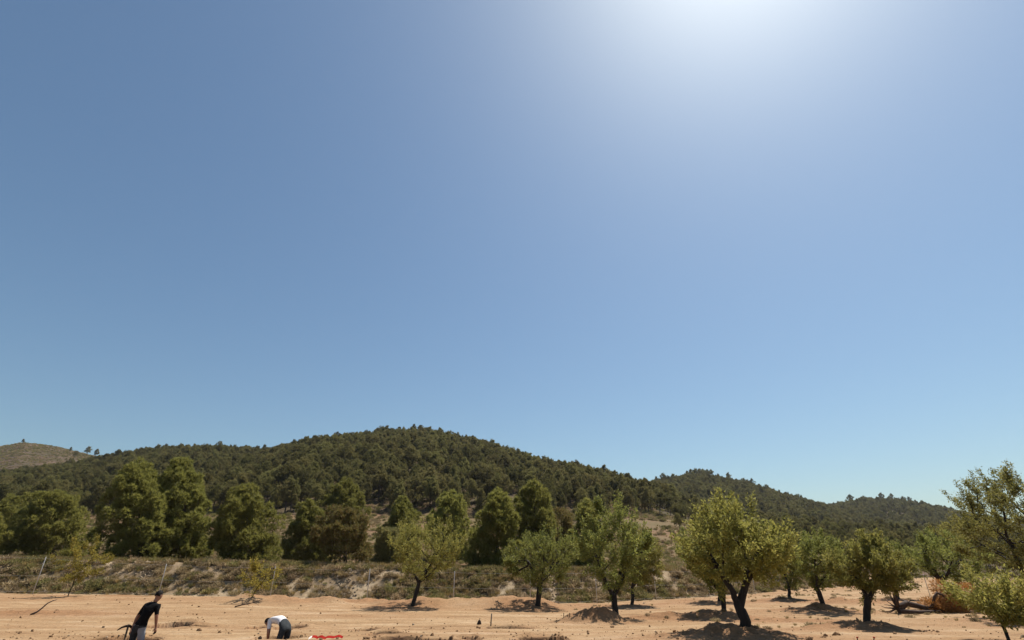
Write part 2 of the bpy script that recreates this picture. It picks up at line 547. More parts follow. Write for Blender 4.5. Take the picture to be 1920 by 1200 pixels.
# redder, freshly turned soil: spoil ridge, mounds round the trees, pit rims
red = smooth(-7, -4, DG) * (1 - smooth(-1.2, -0.2, DG)) * (0.55 + 0.9 * fbm(XG * .3, YG * .5, 71, 3))
for (mx, my, rx, ry, h) in MOUNDS:
    red = red + 1.1 * np.exp(-(((XG - mx) / (rx * 1.5)) ** 2 + ((YG - my) / (ry * 1.5)) ** 2))
for (px, py, hx, hy, dep, a) in PITS:
    red = red + 1.0 * np.exp(-((((XG - px) / (hx * 1.2)) ** 2 + ((YG - py) / (hy * 1.2)) ** 2) ** 2))
red = np.clip(red + 0.5 * np.clip(fbm(XG * .12, YG * .5, 72, 3), 0, 1), 0, 1).astype(np.float32).ravel()
dug_shade = np.zeros_like(XG)
for q in PITS:      # bare subsoil in the pits, their shade painted into its dark colour
    dug_shade = np.maximum(dug_shade, 1 - smooth(0.99, 1.04, pit_uv(XG, YG, q)[2]))
dug_shade = dug_shade.astype(np.float32).ravel()
for zi, (nm, mat) in enumerate([('ground', 'soil'), ('earth_bank', 'bank_soil'), ('terrace', 'terrace_soil'), ('hillside', 'hill_soil')]):
    fz = FG[zone == zi]
    used, inv = np.unique(fz.ravel(), return_inverse=True)
    me = mesh_np(nm, VG[used], inv.reshape(-1, 4), [M[mat]], zi != 0)
    at_ = me.attributes.new('red', 'FLOAT', 'POINT')
    at_.data.foreach_set('value', red[used])
    at_ = me.attributes.new('dug_shade', 'FLOAT', 'POINT')
    at_.data.foreach_set('value', dug_shade[used])
    o = link(bpy.data.objects.new(nm, me))
    o['kind'] = 'structure'


def gz(x, y):
    return float(H(np.array([x]), np.array([y]))[0])


# ------------------------------------------------------------------ tree building
def colonize(attr, pos, par, active_from, D, di, dk, maxit, up=0.0):
    """grow twigs from the given nodes towards the attractor cloud"""
    pos = [np.asarray(p, float) for p in pos]
    par = list(par)
    alive = attr.copy()
    P = np.array(pos)
    d2 = ((alive[:, None, :] - P[None, active_from:, :]) ** 2).sum(-1)
    near = d2.argmin(1) + active_from
    nd = d2.min(1)
    for it in range(maxit):
        ok = nd < di * di
        if not ok.any():
            break
        acc = {}
        for i in np.nonzero(ok)[0]:
            k = near[i]
            v = alive[i] - pos[k]
            v = v / (np.linalg.norm(v) + 1e-6)
            if k in acc: acc[k] = acc[k] + v
            else: acc[k] = v
        new = []
        for k, v in acc.items():
            v = v / (np.linalg.norm(v) + 1e-6)
            v = v + np.array([0, 0, up]) + rng.normal(0, .12, 3)
            v = v / (np.linalg.norm(v) + 1e-6)
            new.append((k, pos[k] + v * D))
        s = len(pos)
        for k, q in new:
            pos.append(q); par.append(k)
        Q = np.array([q for _, q in new])
        dn = ((alive[:, None, :] - Q[None]) ** 2).sum(-1)
        m = dn.min(1)
        am = dn.argmin(1) + s
        up_ = m < nd
        near = np.where(up_, am, near); nd = np.where(up_, m, nd)
        keep = nd > dk * dk
        alive, near, nd = alive[keep], near[keep], nd[keep]
        if len(alive) == 0:
            break
    return np.array(pos), np.array(par)


def radii(pos, par, R, tip=0.006, n=2.3):
    N = len(pos)
    acc = np.zeros(N)
    r = np.zeros(N)
    for i in range(N - 1, -1, -1):
        r[i] = max(tip, acc[i] ** (1 / n))
        if par[i] >= 0:
            acc[par[i]] += r[i] ** n
    k = R / r[0]
    r = np.where(r > tip * 1.5, tip + (r - tip) * (R - tip) / max(r[0] - tip, 1e-6), r)
    return r


def tubes(pos, par, r, flare=1.35):
    """continuous tapering tubes along each main line"""
    N = len(pos)
    kids = [[] for _ in range(N)]
    for i in range(N):
        if par[i] >= 0: kids[par[i]].append(i)
    V, Fc = [], []
    starts = [(0, -1)]
    while starts:
        s, p = starts.pop()
        line = [p, s] if p >= 0 else [s]
        c = s
        while kids[c]:
            ks = sorted(kids[c], key=lambda q: -r[q])
            for q in ks[1:]:
                starts.append((q, c))
            c = ks[0]
            line.append(c)
        if len(line) < 2: continue
        pts = pos[line]
        rr = r[line].copy()
        if p >= 0: rr[0] = min(rr[0], rr[1] * 1.15)
        if p < 0:
            rr[0] *= flare
        k = 8 if rr[0] > .06 else (5 if rr[0] > .02 else 3)
        base = len(V)
        a = np.array([1.0, 0.1, 0.0])
        ang = np.arange(k) / k * 2 * math.pi
        for j in range(len(line)):
            d = pts[min(j + 1, len(line) - 1)] - pts[max(j - 1, 0)]
            d = d / (np.linalg.norm(d) + 1e-9)
            a = a - d * a.dot(d)
            if np.linalg.norm(a) < 1e-3: a = np.cross(d, [0.3, 0.5, 0.8])
            a = a / np.linalg.norm(a)
            b = np.cross(d, a)
            ring = pts[j] + rr[j] * (np.cos(ang)[:, None] * a + np.sin(ang)[:, None] * b)
            V.extend(ring)
        for j in range(len(line) - 1):
            for q in range(k):
                A = base + j * k + q; B = base + j * k + (q + 1) % k
                Fc.append((A, B, B + k, A + k))
    return np.array(V), np.array(Fc)


def leaves(P, Dn, L, W, spread=0.9):
    """lanceolate leaf faces at points P along directions Dn"""
    n = len(P)
    d = Dn + rng.normal(0, spread, (n, 3))
    d /= np.linalg.norm(d, axis=1)[:, None] + 1e-9
    s = np.cross(d, rng.normal(0, 1, (n, 3)))
    s /= np.linalg.norm(s, axis=1)[:, None] + 1e-9
    L = L * rng.uniform(.65, 1.25, (n, 1)); Wd = W * rng.uniform(.7, 1.2, (n, 1))
    nrm = np.cross(d, s)
    a = P
    b = P + d * L * .45 + s * Wd
    c = P + d * L - nrm * L * .12
    e = P + d * L * .45 - s * Wd
    V = np.stack([a, b, c, e], 1).reshape(-1, 3)
    Fc = np.arange(4 * n).reshape(n, 4)
    return V, Fc


def almond(a, name='almond_tree', group='almond trees in the orchard', nleaf=11000, L=.105, W=.021, natt=420):
    p = a['p']; Y = p[1]
    fx = at(*a['f'], Y) - p
    x0, x1, yt, yb = a['c']
    ym = (yt + yb) / 2
    cx0 = at(x0, ym, Y)[0] - p[0]; cx1 = at(x1, ym, Y)[0] - p[0]
    ztop = at(960, yt, Y)[2] - p[2] - .3; zbot = at(960, yb, Y)[2] - p[2]
    hw = (cx1 - cx0) / 2; cx = (cx0 + cx1) / 2
    fx[2] = max(fx[2], .5)
    # trunk
    nt_ = 6
    pos = [np.array([0, 0, -0.15])]
    par = [-1]
    bend = rng.normal(0, .04, 3)
    for i in range(1, nt_ + 1):
        u = i / nt_
        q = np.array([fx[0] * u ** .9, rng.normal(0, .02), fx[2] * u]) + bend * math.sin(u * math.pi)
        pos.append(q); par.append(len(pos) - 2)
    fork = len(pos) - 1
    # main limbs
    nl = a.get('limbs', 4)
    az0 = rng.uniform(0, 6.28)
    az = [az0 + 2 * math.pi * i / nl + rng.normal(0, .25) for i in range(nl)]
    if nl >= 2:
        az[0] = rng.normal(0, .3); az[1] = math.pi + rng.normal(0, .3)
    first = len(pos)
    crown_c = np.array([cx, 0, zbot + (ztop - zbot) * .42])
    for i, q in enumerate(az):
        end = crown_c + np.array([math.cos(q) * hw * .46, math.sin(q) * hw * .46, rng.uniform(-.12, .18) * (ztop - zbot)])
        start = pos[fork]
        last = fork
        n = 7
        side = rng.normal(0, .08, 3)
        for j in range(1, n + 1):
            u = j / n
            qv = start + (end - start) * np.array([u ** .92, u ** .92, u ** 1.05])
            qv = qv + side * math.sin(u * math.pi) + rng.normal(0, .015, 3)
            pos.append(qv); par.append(last); last = len(pos) - 1
    # attractors: vase-shaped crown broken into uneven lobes
    pts = []
    nlobe = 16
    lob = rng.normal(0, 1, (nlobe, 3)); lob /= np.linalg.norm(lob, axis=1)[:, None]
    lob[:, 2] = lob[:, 2] * .9 + .1
    amp = rng.uniform(.72, 1.18, nlobe)
    while len(pts) < natt:
        v = rng.normal(0, 1, 3); v /= np.linalg.norm(v)
        k = (lob @ v).argmax()
        rad = rng.uniform(.30, 1) ** .6 * amp[k]
        hz = (ztop - zbot)
        z = zbot + hz * (.45 + .55 * v[2] * rad)
        taper = 0.62 + .38 * np.clip((z - zbot) / (hz * .45), 0, 1)
        if z > zbot + hz * .62: taper *= 1 - .35 * (z - zbot - hz * .62) / (hz * .38)
        pts.append([cx + v[0] * rad * hw * 1.02 * taper, v[1] * rad * hw * taper, z])
    pos, par = colonize(np.array(pts), pos, par, first, .16, 1.6, .21, 70, up=.10)
    pos = list(pos); par = list(par)
    # upright shoots on the outer twigs
    kids = np.bincount([q for q in par if q >= 0], minlength=len(pos))
    tips = [i for i in range(first, len(pos)) if kids[i] == 0]
    hz = ztop - zbot
    for i in tips:
        hi = (pos[i][2] - zbot) / hz
        nsh = 1 if rng.random() < .7 else 2
        for s in range(nsh):
            last = i
            out = pos[i] - crown_c
            out = out / (np.linalg.norm(out) + 1e-6)
            d = np.array([0, 0, .9 if hi > .35 else .35]) + out * .7 + rng.normal(0, .25, 3)
            d /= np.linalg.norm(d)
            ln = rng.integers(2, 5) + (rng.integers(0, 4) if hi > .7 and rng.random() < .4 else 0)
            for j in range(ln):
                d = d + np.array([0, 0, .06]) + rng.normal(0, .06, 3); d /= np.linalg.norm(d)
                pos.append(pos[last] + d * .12); par.append(last); last = len(pos) - 1
    pos = np.array(pos); par = np.array(par)
    r = radii(pos, par, a['r'] * .86)
    V, Fc = tubes(pos, par, r)
    root = empty(name, tuple(p), a['lab'], 'tree', group)
    link(bpy.data.objects.new('trunk', mesh_np('almond_trunk', V, Fc, [M['bark']], True)), root)
    thin = np.nonzero((r < .02) & (np.arange(len(pos)) >= first))[0]
    n = nleaf
    pick = rng.choice(thin, n)
    dirv = pos[pick] - pos[par[pick]]
    dirv /= np.linalg.norm(dirv, axis=1)[:, None] + 1e-9
    LP = pos[par[pick]] + (pos[pick] - pos[par[pick]]) * rng.uniform(0, 1.1, (n, 1)) + rng.normal(0, .06, (n, 3))
    V, Fc = leaves(LP, dirv, L, W, 1.1)
    link(bpy.data.objects.new('crown', mesh_np('almond_crown', V, Fc, [M[a['m']]])), root)
    return root


for a in ALM:
    big = (a['c'][1] - a['c'][0]) * (a['c'][3] - a['c'][2])
    Y = a['p'][1]
    a['limbs'] = 3 if a['lab'].startswith(('tall almond tree forking', 'biggest')) else 4
    if a['c'][1] > 1950: almond(a, nleaf=46000, natt=1000)
    elif Y < 24: almond(a, nleaf=20000, natt=700)
    else: almond(a, nleaf=15500, L=.12, W=.026, natt=520)

# young multi-stem almond and yellow saplings
a = dict(b=(1893, 1206), f=(1893, 1201), c=(1800, 1945, 1075, 1155), r=.045, m='almond_leaf_yellow', limbs=6, p=hit(1893, 1206),
         lab='young bushy almond with several thin stems rising from the dirt beside the dead foliage')
almond(a, nleaf=9500, natt=380, L=.10, W=.018)
for (b, f, c, lab, nl) in [((127, 1118), (140, 1086), (118, 200, 1000, 1086), 'thin leaning sapling with sparse yellow leaves in front of the fence', 3200),
                           ((470, 1121), (484, 1100), (452, 522, 1042, 1112), 'faded yellow sapling beside the fence by the foot of the earth bank', 1700)]:
    a = dict(b=b, f=f, c=c, r=.035, m='sapling_leaf', limbs=3, p=hit(*b), lab=lab)
    almond(a, 'sapling', 'yellow saplings by the fence', nleaf=nl, natt=60, L=.13, W=.03)


# ------------------------------------------------------------------ pines
def needles(P, Dn, L, W, per, spread):
    """tufts of long thin needle blades (one triangle each) at points P pointing along Dn"""
    n = len(P)
    Pp = np.repeat(P, per, 0); D = np.repeat(Dn, per, 0)
    d = D + rng.normal(0, spread, (n * per, 3))
    d /= np.linalg.norm(d, axis=1)[:, None] + 1e-9
    s = np.cross(d, rng.normal(0, 1, (n * per, 3)))
    s /= np.linalg.norm(s, axis=1)[:, None] + 1e-9
    Ln = L * rng.uniform(.6, 1.3, (n * per, 1))
    V = np.stack([Pp - s * W, Pp + s * W, Pp + d * Ln], 1).reshape(-1, 3)
    return V, np.arange(3 * n * per).reshape(-1, 3)


def pine_mesh(h, hw, bottom, lean=(0, 0), nclump=120, tufts=22, per=9, L=.26, W=.016, shape='cone', R=.16, clump_r=.42, seed=0, vis=True):
    """Aleppo pine: returns (trunk V, F), (crown V, F)"""
    # clump centres over the crown volume, mostly near its surface
    pts = []
    lob = rng.normal(0, 1, (22, 3)); lob /= np.linalg.norm(lob, axis=1)[:, None]
    amp = rng.uniform(.56, 1.2, 22)
    tries = 0
    while len(pts) < nclump and tries < nclump * 60:
        tries += 1
        u = rng.uniform(0, 1)
        th = rng.uniform(0, 2 * math.pi)
        rad = rng.uniform(.12, 1) ** .5
        if shape == 'cone':
            prof = (1 - u ** 2) ** .62 * (0.94 + .06 * min(1, u / .25))
        elif shape == 'round':
            prof = math.sqrt(max(0, 1 - ((u - .34) / .70) ** 2)) if u > .34 else .82 + .18 * u / .34
        else:   # umbrella
            prof = .35 + .75 * math.sin(min(1, u * 1.05 + .12) * math.pi) ** .8
        v = np.array([math.cos(th), math.sin(th), u * 2 - 1]); v /= np.linalg.norm(v)
        k = (lob @ v).argmax()
        rr = rad * prof * hw * amp[k]
        q = np.array([math.cos(th) * rr + lean[0] * u, math.sin(th) * rr + lean[1] * u, bottom + (h - bottom) * u * (0.95 + .05 * amp[k])])
        q[2] -= clump_r * .4
        if pts:
            dd = ((np.array(pts) - q) ** 2).sum(1).min()
            if dd < (clump_r * .62) ** 2: continue
        pts.append(q)
    pts = np.array(pts)
    # trunk and branches
    pos = [np.array([0, 0, -.25])]; par = [-1]
    nn = 12
    wob = rng.normal(0, .05 * hw, (nn + 1, 2)).cumsum(0) * .4
    for i in range(1, nn + 1):
        u = i / nn
        pos.append(np.array([lean[0] * u ** 1.3 + wob[i, 0] * u, lean[1] * u ** 1.3 + wob[i, 1] * u, h * .93 * u])); par.append(i - 1)
    for q in pts:
        zb = max(.12 * h, q[2] - np.hypot(q[0], q[1]) * .45)
        k = int(np.clip(round(zb / (h * .93) * nn), 1, nn))
        st = pos[k]
        last = k
        n = 3
        for j in range(1, n + 1):
            u = j / n
            w_ = st + (q - st) * u + np.array([0, 0, -.1 * math.sin(u * math.pi) * np.linalg.norm(q - st)]) + rng.normal(0, .03, 3)
            pos.append(w_); par.append(last); last = len(pos) - 1
    pos = np.array(pos); par = np.array(par)
    r = radii(pos, par, R, tip=.012)
    trunk = tubes(pos, par, r)
    # needle tufts fill each clump as a rounded brush, needles pointing out and up
    n = len(pts) * tufts
    cen = np.repeat(pts, tufts, 0)
    # each clump is a plume: wide at its foot, tapering along an axis that points out and up
    axis = np.array([lean[0] * .5, lean[1] * .5, h * .35])
    out = pts - axis; out /= np.linalg.norm(out, axis=1)[:, None] + 1e-6
    ax = out * .65 + np.array([0, 0, .8]) + rng.normal(0, .22, pts.shape)
    ax /= np.linalg.norm(ax, axis=1)[:, None]
    sc_ = rng.uniform(.7, 1.35, (len(pts), 1))
    ax = np.repeat(ax, tufts, 0); sc_ = np.repeat(sc_, tufts, 0)
    v = rng.normal(0, 1, (n, 3)); v -= ax * (v * ax).sum(1)[:, None]; v /= np.linalg.norm(v, axis=1)[:, None]
    u = rng.uniform(0, 1, (n, 1)) ** .8
    P = cen + ax * (u - .25) * 1.35 * clump_r * sc_ + v * clump_r * sc_ * (1.0 - .8 * u) * rng.uniform(.3, 1, (n, 1)) ** .5
    D = v * .55 + ax * .9
    D /= np.linalg.norm(D, axis=1)[:, None]
    crown = needles(P, D, L, W, per, .55)
    return trunk, crown


# terrace pines: crown x0 x1 top, base y, distance, shape, material, label
PINES = [
    (195, 335, 862, 1040, 52, 'cone', 'pine_young', 'large broad bushy pine with branches down to the grass, beside a slimmer tall pine'),
    (292, 402, 850, 1036, 55, 'cone', 'pine_young', 'tall slimmer pine with pointed top touching the large broad bushy pine'),
    (398, 526, 903, 1050, 49, 'cone', 'pine_young', 'bright bushy pine standing alone beside the two tallest terrace pines'),
    (42, 160, 918, 1020, 60, 'round', 'pine_young', 'rounded bushy pine growing low and wide beside the field edge'),
    (-4, 62, 928, 1004, 72, 'round', 'pine_young', 'small rounded pine half hidden behind the low wide pine'),
    (-70, 22, 955, 1016, 56, 'round', 'pine_young', 'low pine bush cut off by the edge of the view'),
    (540, 618, 930, 1034, 60, 'cone', 'pine_young', 'narrow pointed young pine beside the reddish brown pine'),
    (588, 705, 950, 1063, 47, 'round', 'pine_brown', 'reddish brown thinning pine with bare lower trunk by the bank top'),
    (596, 700, 893, 1000, 80, 'cone', 'pine_young', 'tall pine rising behind the reddish brown pine'),
    (716, 792, 928, 1020, 68, 'cone', 'pine_young', 'pointed pine behind the yellowish almond on the spoil ridge'),
    (700, 770, 985, 1048, 56, 'round', 'scrub_olive', 'small dull juniper-like pine low beside the almond crown'),
    (812, 886, 920, 1022, 66, 'round', 'pine_young', 'round-topped bright pine above the almond crown'),
    (878, 985, 915, 1062, 47, 'cone', 'pine_young', 'dark broad pine with deep shade underneath, between two almonds'),
    (958, 1042, 903, 1056, 50, 'round', 'pine_young', 'tall round-topped pine behind the low almond tree'),
    (1068, 1132, 932, 1050, 52, 'cone', 'pine_young', 'slim pine behind the tall three-limbed almond'),
    (1010, 1080, 950, 1055, 58, 'round', 'pine_brown', 'brownish pine between the round-topped pine and the three-limbed almond'),
]
pine_px = []
for (x0, x1, yt, yb, Y, shp, mt, lab) in PINES:
    X = at((x0 + x1) / 2, yb, Y)[0]
    zb = gz(X, Y)
    top = at((x0 + x1) / 2, yt, Y)
    h = top[2] - zb - .5
    hw = (at(x1, (yt + yb) / 2, Y)[0] - at(x0, (yt + yb) / 2, Y)[0]) / 2
    vol = h * hw
    big = max(.8, min(2.2, vol / 12))
    dry = mt == 'pine_brown'
    tr, cr = pine_mesh(h, hw * 1.0, h * (.02 if not dry else .16), (top[0] - X, 0), int((58 if dry else 84) * big), 56, 11, .31, .027, shp, .1 + .012 * h, .72)
    root = empty('pine_tree', (X, Y, zb), lab, 'tree', 'young pines on the terrace')
    link(bpy.data.objects.new('trunk', mesh_np('pine_trunk', *tr, [M['pine_bark']], True)), root)
    link(bpy.data.objects.new('crown', mesh_np('pine_crown', *cr, [M[mt]])), root)
    pine_px.append((x0, x1, yt, yb))

# forest pine kinds, shared by every pine on the hills
FP = []
for i in range(7):
    shp = ['umbrella', 'round', 'umbrella', 'cone', 'umbrella', 'round', 'umbrella'][i]
    h = 8.0; hw = [2.2, 2.0, 2.6, 1.9, 1.9, 2.3, 2.4][i]
    tr, cr = pine_mesh(h, hw, h * [.42, .3, .5, .22, .38, .28, .55][i], (rng.normal(0, .5), rng.normal(0, .5)), 52, 20, 6, .45, .06, shp, .16, .66)
    FP.append((mesh_np('forest_trunk', *tr, [M['pine_bark']], True), mesh_np('forest_crown', *cr, [M['pine_forest']]), tr, cr))


def proto_collection(name, meshes):
    """prototypes used only as instances inside the uncountable masses"""
    c = bpy.data.collections.new(name)
    for i, me in enumerate(meshes):
        o = bpy.data.objects.new(f'{name}_kind', me)
        c.objects.link(o)
    return c


def scatter(name, P, rot, scl, idx, coll, label, cat):
    me = bpy.data.meshes.new(name)
    n = len(P)
    me.vertices.add(n)
    me.vertices.foreach_set('co', np.asarray(P, np.float32).ravel())
    a = me.attributes.new('rot', 'FLOAT_VECTOR', 'POINT'); a.data.foreach_set('vector', np.asarray(rot, np.float32).ravel())
    a = me.attributes.new('scl', 'FLOAT_VECTOR', 'POINT'); a.data.foreach_set('vector', np.asarray(scl, np.float32).ravel())
    a = me.attributes.new('idx', 'INT', 'POINT'); a.data.foreach_set('value', np.asarray(idx, np.int32))
    o = link(bpy.data.objects.new(name, me))
    ng = bpy.data.node_groups.new(name + '_scatter', 'GeometryNodeTree')
    ng.interface.new_socket('Geometry', in_out='INPUT', socket_type='NodeSocketGeometry')
    ng.interface.new_socket('Geometry', in_out='OUTPUT', socket_type='NodeSocketGeometry')
    N = ng.nodes; Lk = ng.links
    gi, go = N.new('NodeGroupInput'), N.new('NodeGroupOutput')
    ci = N.new('GeometryNodeCollectionInfo'); ci.inputs['Collection'].default_value = coll
    ci.inputs['Separate Children'].default_value = True; ci.inputs['Reset Children'].default_value = True
    ip = N.new('GeometryNodeInstanceOnPoints'); ip.inputs['Pick Instance'].default_value = True

    def named(nm, ty):
        q = N.new('GeometryNodeInputNamedAttribute'); q.data_type = ty; q.inputs['Name'].default_value = nm
        return q.outputs['Attribute']
    er = N.new('FunctionNodeEulerToRotation')
    Lk.new(named('rot', 'FLOAT_VECTOR'), er.inputs[0])
    Lk.new(er.outputs[0], ip.inputs['Rotation'])
    Lk.new(named('scl', 'FLOAT_VECTOR'), ip.inputs['Scale'])
    Lk.new(named('idx', 'INT'), ip.inputs['Instance Index'])
    Lk.new(gi.outputs[0], ip.inputs['Points'])
    Lk.new(ci.outputs[0], ip.inputs['Instance'])
    Lk.new(ip.outputs[0], go.inputs[0])
    md = o.modifiers.new('scatter', 'NODES'); md.node_group = ng
    tag(o, label, cat, None, 'stuff')
    return o


def join_tri(tr, cr, m1, m2, name):
    """one mesh of trunk quads (as triangles) and crown triangles"""
    V = np.concatenate([tr[0], cr[0]]); q = tr[1]
    t = np.concatenate([q[:, [0, 1, 2]], q[:, [0, 2, 3]], cr[1] + len(tr[0])])
    mi = np.concatenate([np.zeros(len(q) * 2), np.ones(len(cr[1]))])
    return mesh_np(name, V, t, [m1, m2], False, mi)


# candidate forest positions on a jittered grid
def jitter_grid(x0, x1, y0, y1, s):
    xs, ys = np.meshgrid(np.arange(x0, x1, s), np.arange(y0, y1, s))
    return xs.ravel() + rng.uniform(-.5, .5, xs.size) * s, ys.ravel() + rng.uniform(-.5, .5, xs.size) * s


cand = []
for (y0, y1, s) in [(96, 112, 4.6), (112, 260, 3.9), (260, 480, 3.9), (480, 830, 4.8)]:
    X, Y = jitter_grid(-1.15 * y1, 1.15 * y1, y0, y1, s)
    k = np.abs(X / Y) < 1.12
    cand.append(np.stack([X[k], Y[k]], 1))
cand = np.concatenate(cand)
X, Y = cand.T
Z = H(X, Y)
bz = base_z(X, Y)
zb_, wh = hill_z(X, Y, bz[0])
t = X / Y
dens = np.where(wh == 0, 0.0, 0.93)
dens = np.where(wh == 3, 0.003, dens)                                     # the bare brown hill
dens = np.where((wh == 3) & (Z < 48), 0.8, dens)
dens = np.where((wh == 0) & (Y > 132) & (t < -.5), .62, dens)            # foot of the left wood
dens = np.where((wh == 0) & (Y > 112) & (t > .30), .55, dens)
dens = dens * np.where(fbm(X * .035, Y * .035, 81, 3) < -.30, .25, 1)
gap = smooth(tpx(1220, 990), tpx(1235, 990), t) * (1 - smooth(tpx(1262, 990), tpx(1275, 990), t)) * (Y < 180)
dens = dens * (1 - .5 * gap)
keep = rng.random(len(X)) < dens
X, Y, Z, wh = X[keep], Y[keep], Z[keep], wh[keep]
hgt = rng.normal(1.0, .18, len(X)).clip(.6, 1.5) * np.interp(Y, [120, 200, 400, 800], [.76, .82, .80, .9]) * np.where((X / Y > .30) & (Y < 300), np.interp(Y, [110, 240], [.5, .8]), 1)
_hk = list(_H)
for i, k_ in enumerate(_hk):
    tr_, er_, ty_, yy_, fb_ = _H[k_]
    Yr_ = np.interp(X / Y, ty_, yy_)
    hgt = np.where((wh == i + 1) & (Y > Yr_ * .93), hgt * .74, hgt)
# visible: tree top above the running horizon of the terrain and trees nearer by
order = np.argsort(Y)
tb = ((X / Y + 1.2) / .0025).astype(int)
horiz = np.full(1200, -9.0)
vis = np.zeros(len(X), bool)
for i in order:
    top = (Z[i] + 8 * hgt[i] - CAM_Z) / Y[i]
    grd = (Z[i] + 3.0 - CAM_Z) / Y[i]
    b = tb[i]
    if top > horiz[b] + .001: vis[i] = True
    wdt = max(1, int(2.0 / Y[i] / .0025))
    horiz[b - wdt + 1:b + wdt] = np.maximum(horiz[b - wdt + 1:b + wdt], grd)
X, Y, Z, hgt, wh = X[vis], Y[vis], Z[vis], hgt[vis], wh[vis]
# lone pines standing up on the crests
lone = [(45, 823, 600, .55), (134, 838, 590, .5), (168, 838, 585, .8), (183, 842, 585, .85), (1243, 888, 590, 1.15), (1304, 879, 590, 1.25), (1318, 880, 595, 1.1), (1332, 881, 592, 1.0),
        (1364, 886, 590, 1.3), (1650, 924, 750, 1.3), (1668, 926, 750, 1.1), (716, 800, 362, 1.1), (748, 802, 362, 1.1), (776, 796, 362, 1.25), (788, 797, 364, 1.2), (806, 800, 362, 1.0),
        (826, 802, 360, 1.0), (890, 820, 350, 1.2), (906, 825, 345, 1.1), (928, 832, 340, 1.1), (952, 845, 335, .95), (640, 812, 364, .8),
        (1230, 894, 590, 1), (1262, 889, 590, 1), (1290, 883, 592, 1), (1297, 880, 594, 1), (1311, 879, 590, 1), (1325, 881, 588, 1), (1346, 888, 590, 1), (1394, 897, 590, 1),
        (1409, 898, 592, 1), (1436, 909, 590, 1), (1180, 899, 590, 1), (985, 856, 330, 1), (1011, 868, 328, 1), (1062, 878, 318, 1), (1076, 879, 315, 1), (270, 846, 425, 1),
        (330, 838, 425, 1), (348, 836, 425, 1), (372, 834, 425, 1), (402, 834, 425, 1), (430, 837, 425, 1), (1590, 928, 750, 1), (1692, 931, 750, 1), (1703, 932, 750, 1)]
lx, ly, lz, lh = [], [], [], []
for (px, py, Yy, s) in lone:
    p = at(px, py, Yy)
    lx.append(p[0]); ly.append(Yy); zz = gz(p[0], Yy); lz.append(zz); lh.append(max(.25, min(1.6, (p[2] - zz) / 8)))
n_for = len(X)
X = np.concatenate([X, lx]); Y = np.concatenate([Y, ly]); Z = np.concatenate([Z, lz]); hgt = np.concatenate([hgt, lh])
idx = rng.integers(0, 7, len(X))
idx[n_for:] = rng.choice([0, 2, 4, 6], len(lx))
rz = rng.uniform(0, 6.28, len(X))
wid = hgt * rng.uniform(.85, 1.2, len(X))
# the 300 that show largest become things of their own
px_, py_ = project(X, Y, Z + 6 * hgt)
hidden = np.zeros(len(X), bool)
for (x0, x1, yt, yb) in pine_px + [a['c'] for a in ALM]:
    hidden |= (px_ > x0 + 6) & (px_ < x1 - 6) & (py_ > yt + 18)
score = np.where(hidden | (px_ < -8) | (px_ > 1928), 0, hgt / Y)
score[n_for:] = 9
near = np.argsort(-score)[:300]
rest = np.ones(len(X), bool); rest[near] = False
_, whn = hill_z(X, Y, base_z(X, Y)[0])
for i in near:
    px = px_[i]
    if i >= n_for: lab, grp = 'dark pine standing up against the sky on a hill crest', 'pines along the hill crests'
    else: lab, grp = 'dark green pine at the lower edge of the forest below the hills', 'pines at the lower forest edge'
    root = bpy.data.objects.new('forest_pine', None); C.objects.link(root)
    root.location = (X[i], Y[i], Z[i]); root.rotation_euler = (0, 0, rz[i]); root.scale = (wid[i], wid[i], hgt[i])
    tag(root, lab, 'tree', grp)
    tm, cm = FP[idx[i]][:2]
    link(bpy.data.objects.new('trunk', tm), root)
    link(bpy.data.objects.new('crown', cm), root)
coll = proto_collection('forest_pine_mass', [join_tri(f[2], f[3], M['pine_bark'], M['pine_forest'], 'forest_pine_mass') for f in FP])
k = rest
scatter('forest', np.stack([X[k], Y[k], Z[k]], 1), np.stack([0 * X[k], 0 * X[k], rz[k]], 1), np.stack([wid[k], wid[k], hgt[k]], 1), idx[k], coll,
        'dense dark green pine forest covering the hills', 'forest')
print('FOREST', len(X))


# ------------------------------------------------------------------ scrub, grass, clods (uncountable)
def bush_mesh(name, n, L, W, mat, up=.3, rad=.5):
    P = rng.normal(0, 1, (n, 3)); P /= np.linalg.norm(P, axis=1)[:, None]
    P[:, 2] = np.abs(P[:, 2]) * .8
    D = P + np.array([0, 0, up])
    V, Fc = leaves(P * rad * rng.uniform(.2, 1, (n, 1)), D / np.linalg.norm(D, axis=1)[:, None], L, W, .6)
    return mesh_np(name, V, Fc, [mat])


def tuft_mesh(name, n, L, W, mat):
    a = rng.uniform(0, 6.28, n); q = rng.uniform(.05, .55, n)
    D = np.stack([np.cos(a) * q, np.sin(a) * q, np.ones(n)], 1)
    P = np.stack([np.cos(a) * .12 * rng.random(n), np.sin(a) * .12 * rng.random(n), 0 * a], 1)
    V, Fc = leaves(P, D / np.linalg.norm(D, axis=1)[:, None], L, W, .12)
    return mesh_np(name, V, Fc, [mat])


def rock_mesh(name, mat, seed):
    bm = bmesh.new()
    bmesh.ops.create_icosphere(bm, subdivisions=1, radius=1)
    rs = random.Random(seed)
    for v in bm.verts:
        v.co *= rs.uniform(.65, 1.15)
        v.co.z *= .7
    me = bpy.data.meshes.new(name); bm.to_mesh(me); bm.free(); me.materials.append(mat)
    return me


